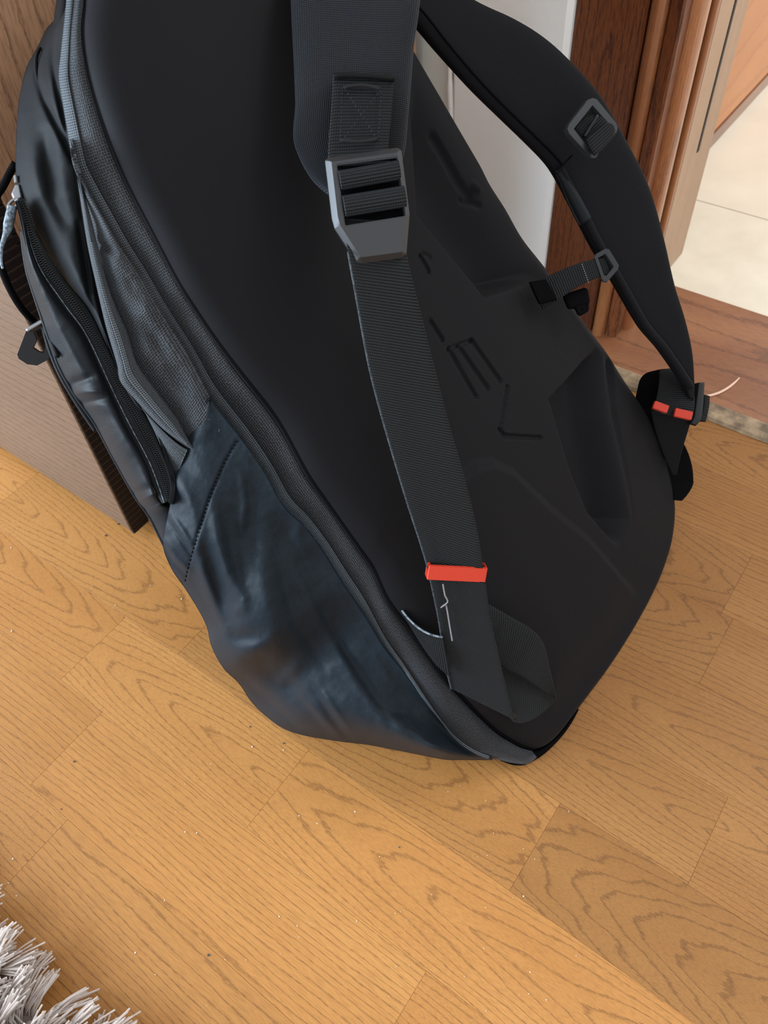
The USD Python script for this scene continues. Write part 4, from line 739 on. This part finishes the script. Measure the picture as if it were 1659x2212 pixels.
pts_w = [(24, 1183, .0009), (25, 1363, .0009), (392, 1294, .0009), (249, 1307, .0007), (325, 1264, .0006), (545, 1613, .0009), (612, 1620, .0007), (767, 1753, .0008), (28, 1855, .0010), (292, 2058, .0009), (400, 1797, .0008), (425, 1799, .0007), (355, 1945, .0007), (603, 1980, .0007), (642, 2000, .0006), (1131, 1936, .0008), (646, 1762, .0007), (685, 1779, .0007), (820, 1850, .0006), (770, 1990, .0006), (1180, 2160, .0006), (1145, 2100, .0006), (18, 1907, .0006), (35, 1935, .0007), (540, 1570, .0006), (455, 1650, .0005)]
r_ = np.random.default_rng(9); pts_w += [(r_.uniform(330, 1250), r_.uniform(1690, 2190), r_.uniform(.0003, .0005)) for _ in range(40)]
crumbs('pale_specks', pts_w, 'crumb_white')
crumbs('grey_specks', [(228, 1157, .0016), (255, 1132, .0015), (613, 1606, .0011), (540, 1570, .0010), (160, 1645, .0013), (132, 1748, .0008), (862, 1830, .0009), (450, 2063, .0013)], 'crumb_grey')

rug = thing('shag_rug', 'silvery white shaggy rug corner on the oak floor', 'rug', loc=None)
part(rug, 'backing', box_ab(-0.80, -0.05, -0.43, -0.102, 0.0005, 0.008, 0.002), 'rug_base')
usdkit.material(stage, '/World/Looks/shag', {'h': ('hair_info', {}), 'r': ('rgb_ramp', dict(ramp=[(0.0, (0.60, 0.54, 0.50)), (0.30, (0.97, 0.97, 0.98)), (1.0, (0.98, 0.99, 1.0))])), 'd': ('diffuse_bsdf', {}), 't': ('translucent_bsdf', {}), 'm': ('mix_closure', dict(fac=0.35))}, [('h.intercept', 'r.fac'), ('r.color', 'd.color'), ('r.color', 't.color'), ('d.BSDF', 'm.closure1'), ('t.BSDF', 'm.closure2')], surface='m.closure')
rr2 = np.random.default_rng(77); cp, cn, cw = [], [], []
tufts = []
for a_ in np.arange(-0.80, -0.05, 0.0085):
    for b_ in np.arange(-0.42, -0.102, 0.0085): tufts.append((a_ + rr2.uniform(-.003, .003), b_ + rr2.uniform(-.003, .003)))
for a_, b_ in tufts:
    edge_ = max(0.0, 1 - (-0.104 - b_) / 0.03); L_ = rr2.uniform(0.030, 0.046)
    ang_ = rr2.normal(0.35, 0.5); lean = np.clip(rr2.normal(0.55 + 0.55 * edge_, 0.25), 0.1, 1.35); base_dir = math.sin(ang_) * A + math.cos(ang_) * B
    for _ in range(15):
        da_ = rr2.normal(0, 0.10); d_ = unit(base_dir + rr2.normal(0, 0.09, 3) * [1, 1, 0]); le = np.clip(lean + rr2.normal(0, 0.09), 0.05, 1.4); q0 = ab(a_ + rr2.normal(0, .0013), b_ + rr2.normal(0, .0013), 0.006); l_ = L_ * rr2.uniform(0.88, 1.05)
        for t in np.linspace(0, 1, 5):
            an_ = le * (0.55 + 0.6 * t); cp.append(q0 + l_ * t * (math.sin(an_) * d_ + math.cos(an_) * Z) + rr2.normal(0, 0.0004, 3)); 
        cp[-1][2] = max(cp[-1][2], 0.0025); cp[-2][2] = max(cp[-2][2], 0.002); cn.append(5); cw += [0.0007, 0.0009, 0.0011, 0.0012, 0.0013]
cur = UsdGeom.BasisCurves.Define(stage, rug + '/pile'); cur.CreateTypeAttr('linear'); cur.CreateCurveVertexCountsAttr(cn)
cur.CreatePointsAttr(Vt.Vec3fArray.FromNumpy(np.array(cp, np.float32))); cur.CreateWidthsAttr(Vt.FloatArray.FromNumpy(np.array(cw, np.float32))); cur.SetWidthsInterpolation('vertex')
UsdShade.MaterialBindingAPI.Apply(cur.GetPrim()).Bind(UsdShade.Material.Get(stage, '/World/Looks/shag')); tag(cur.GetPrim(), 'silvery shag pile strands', kind='stuff')
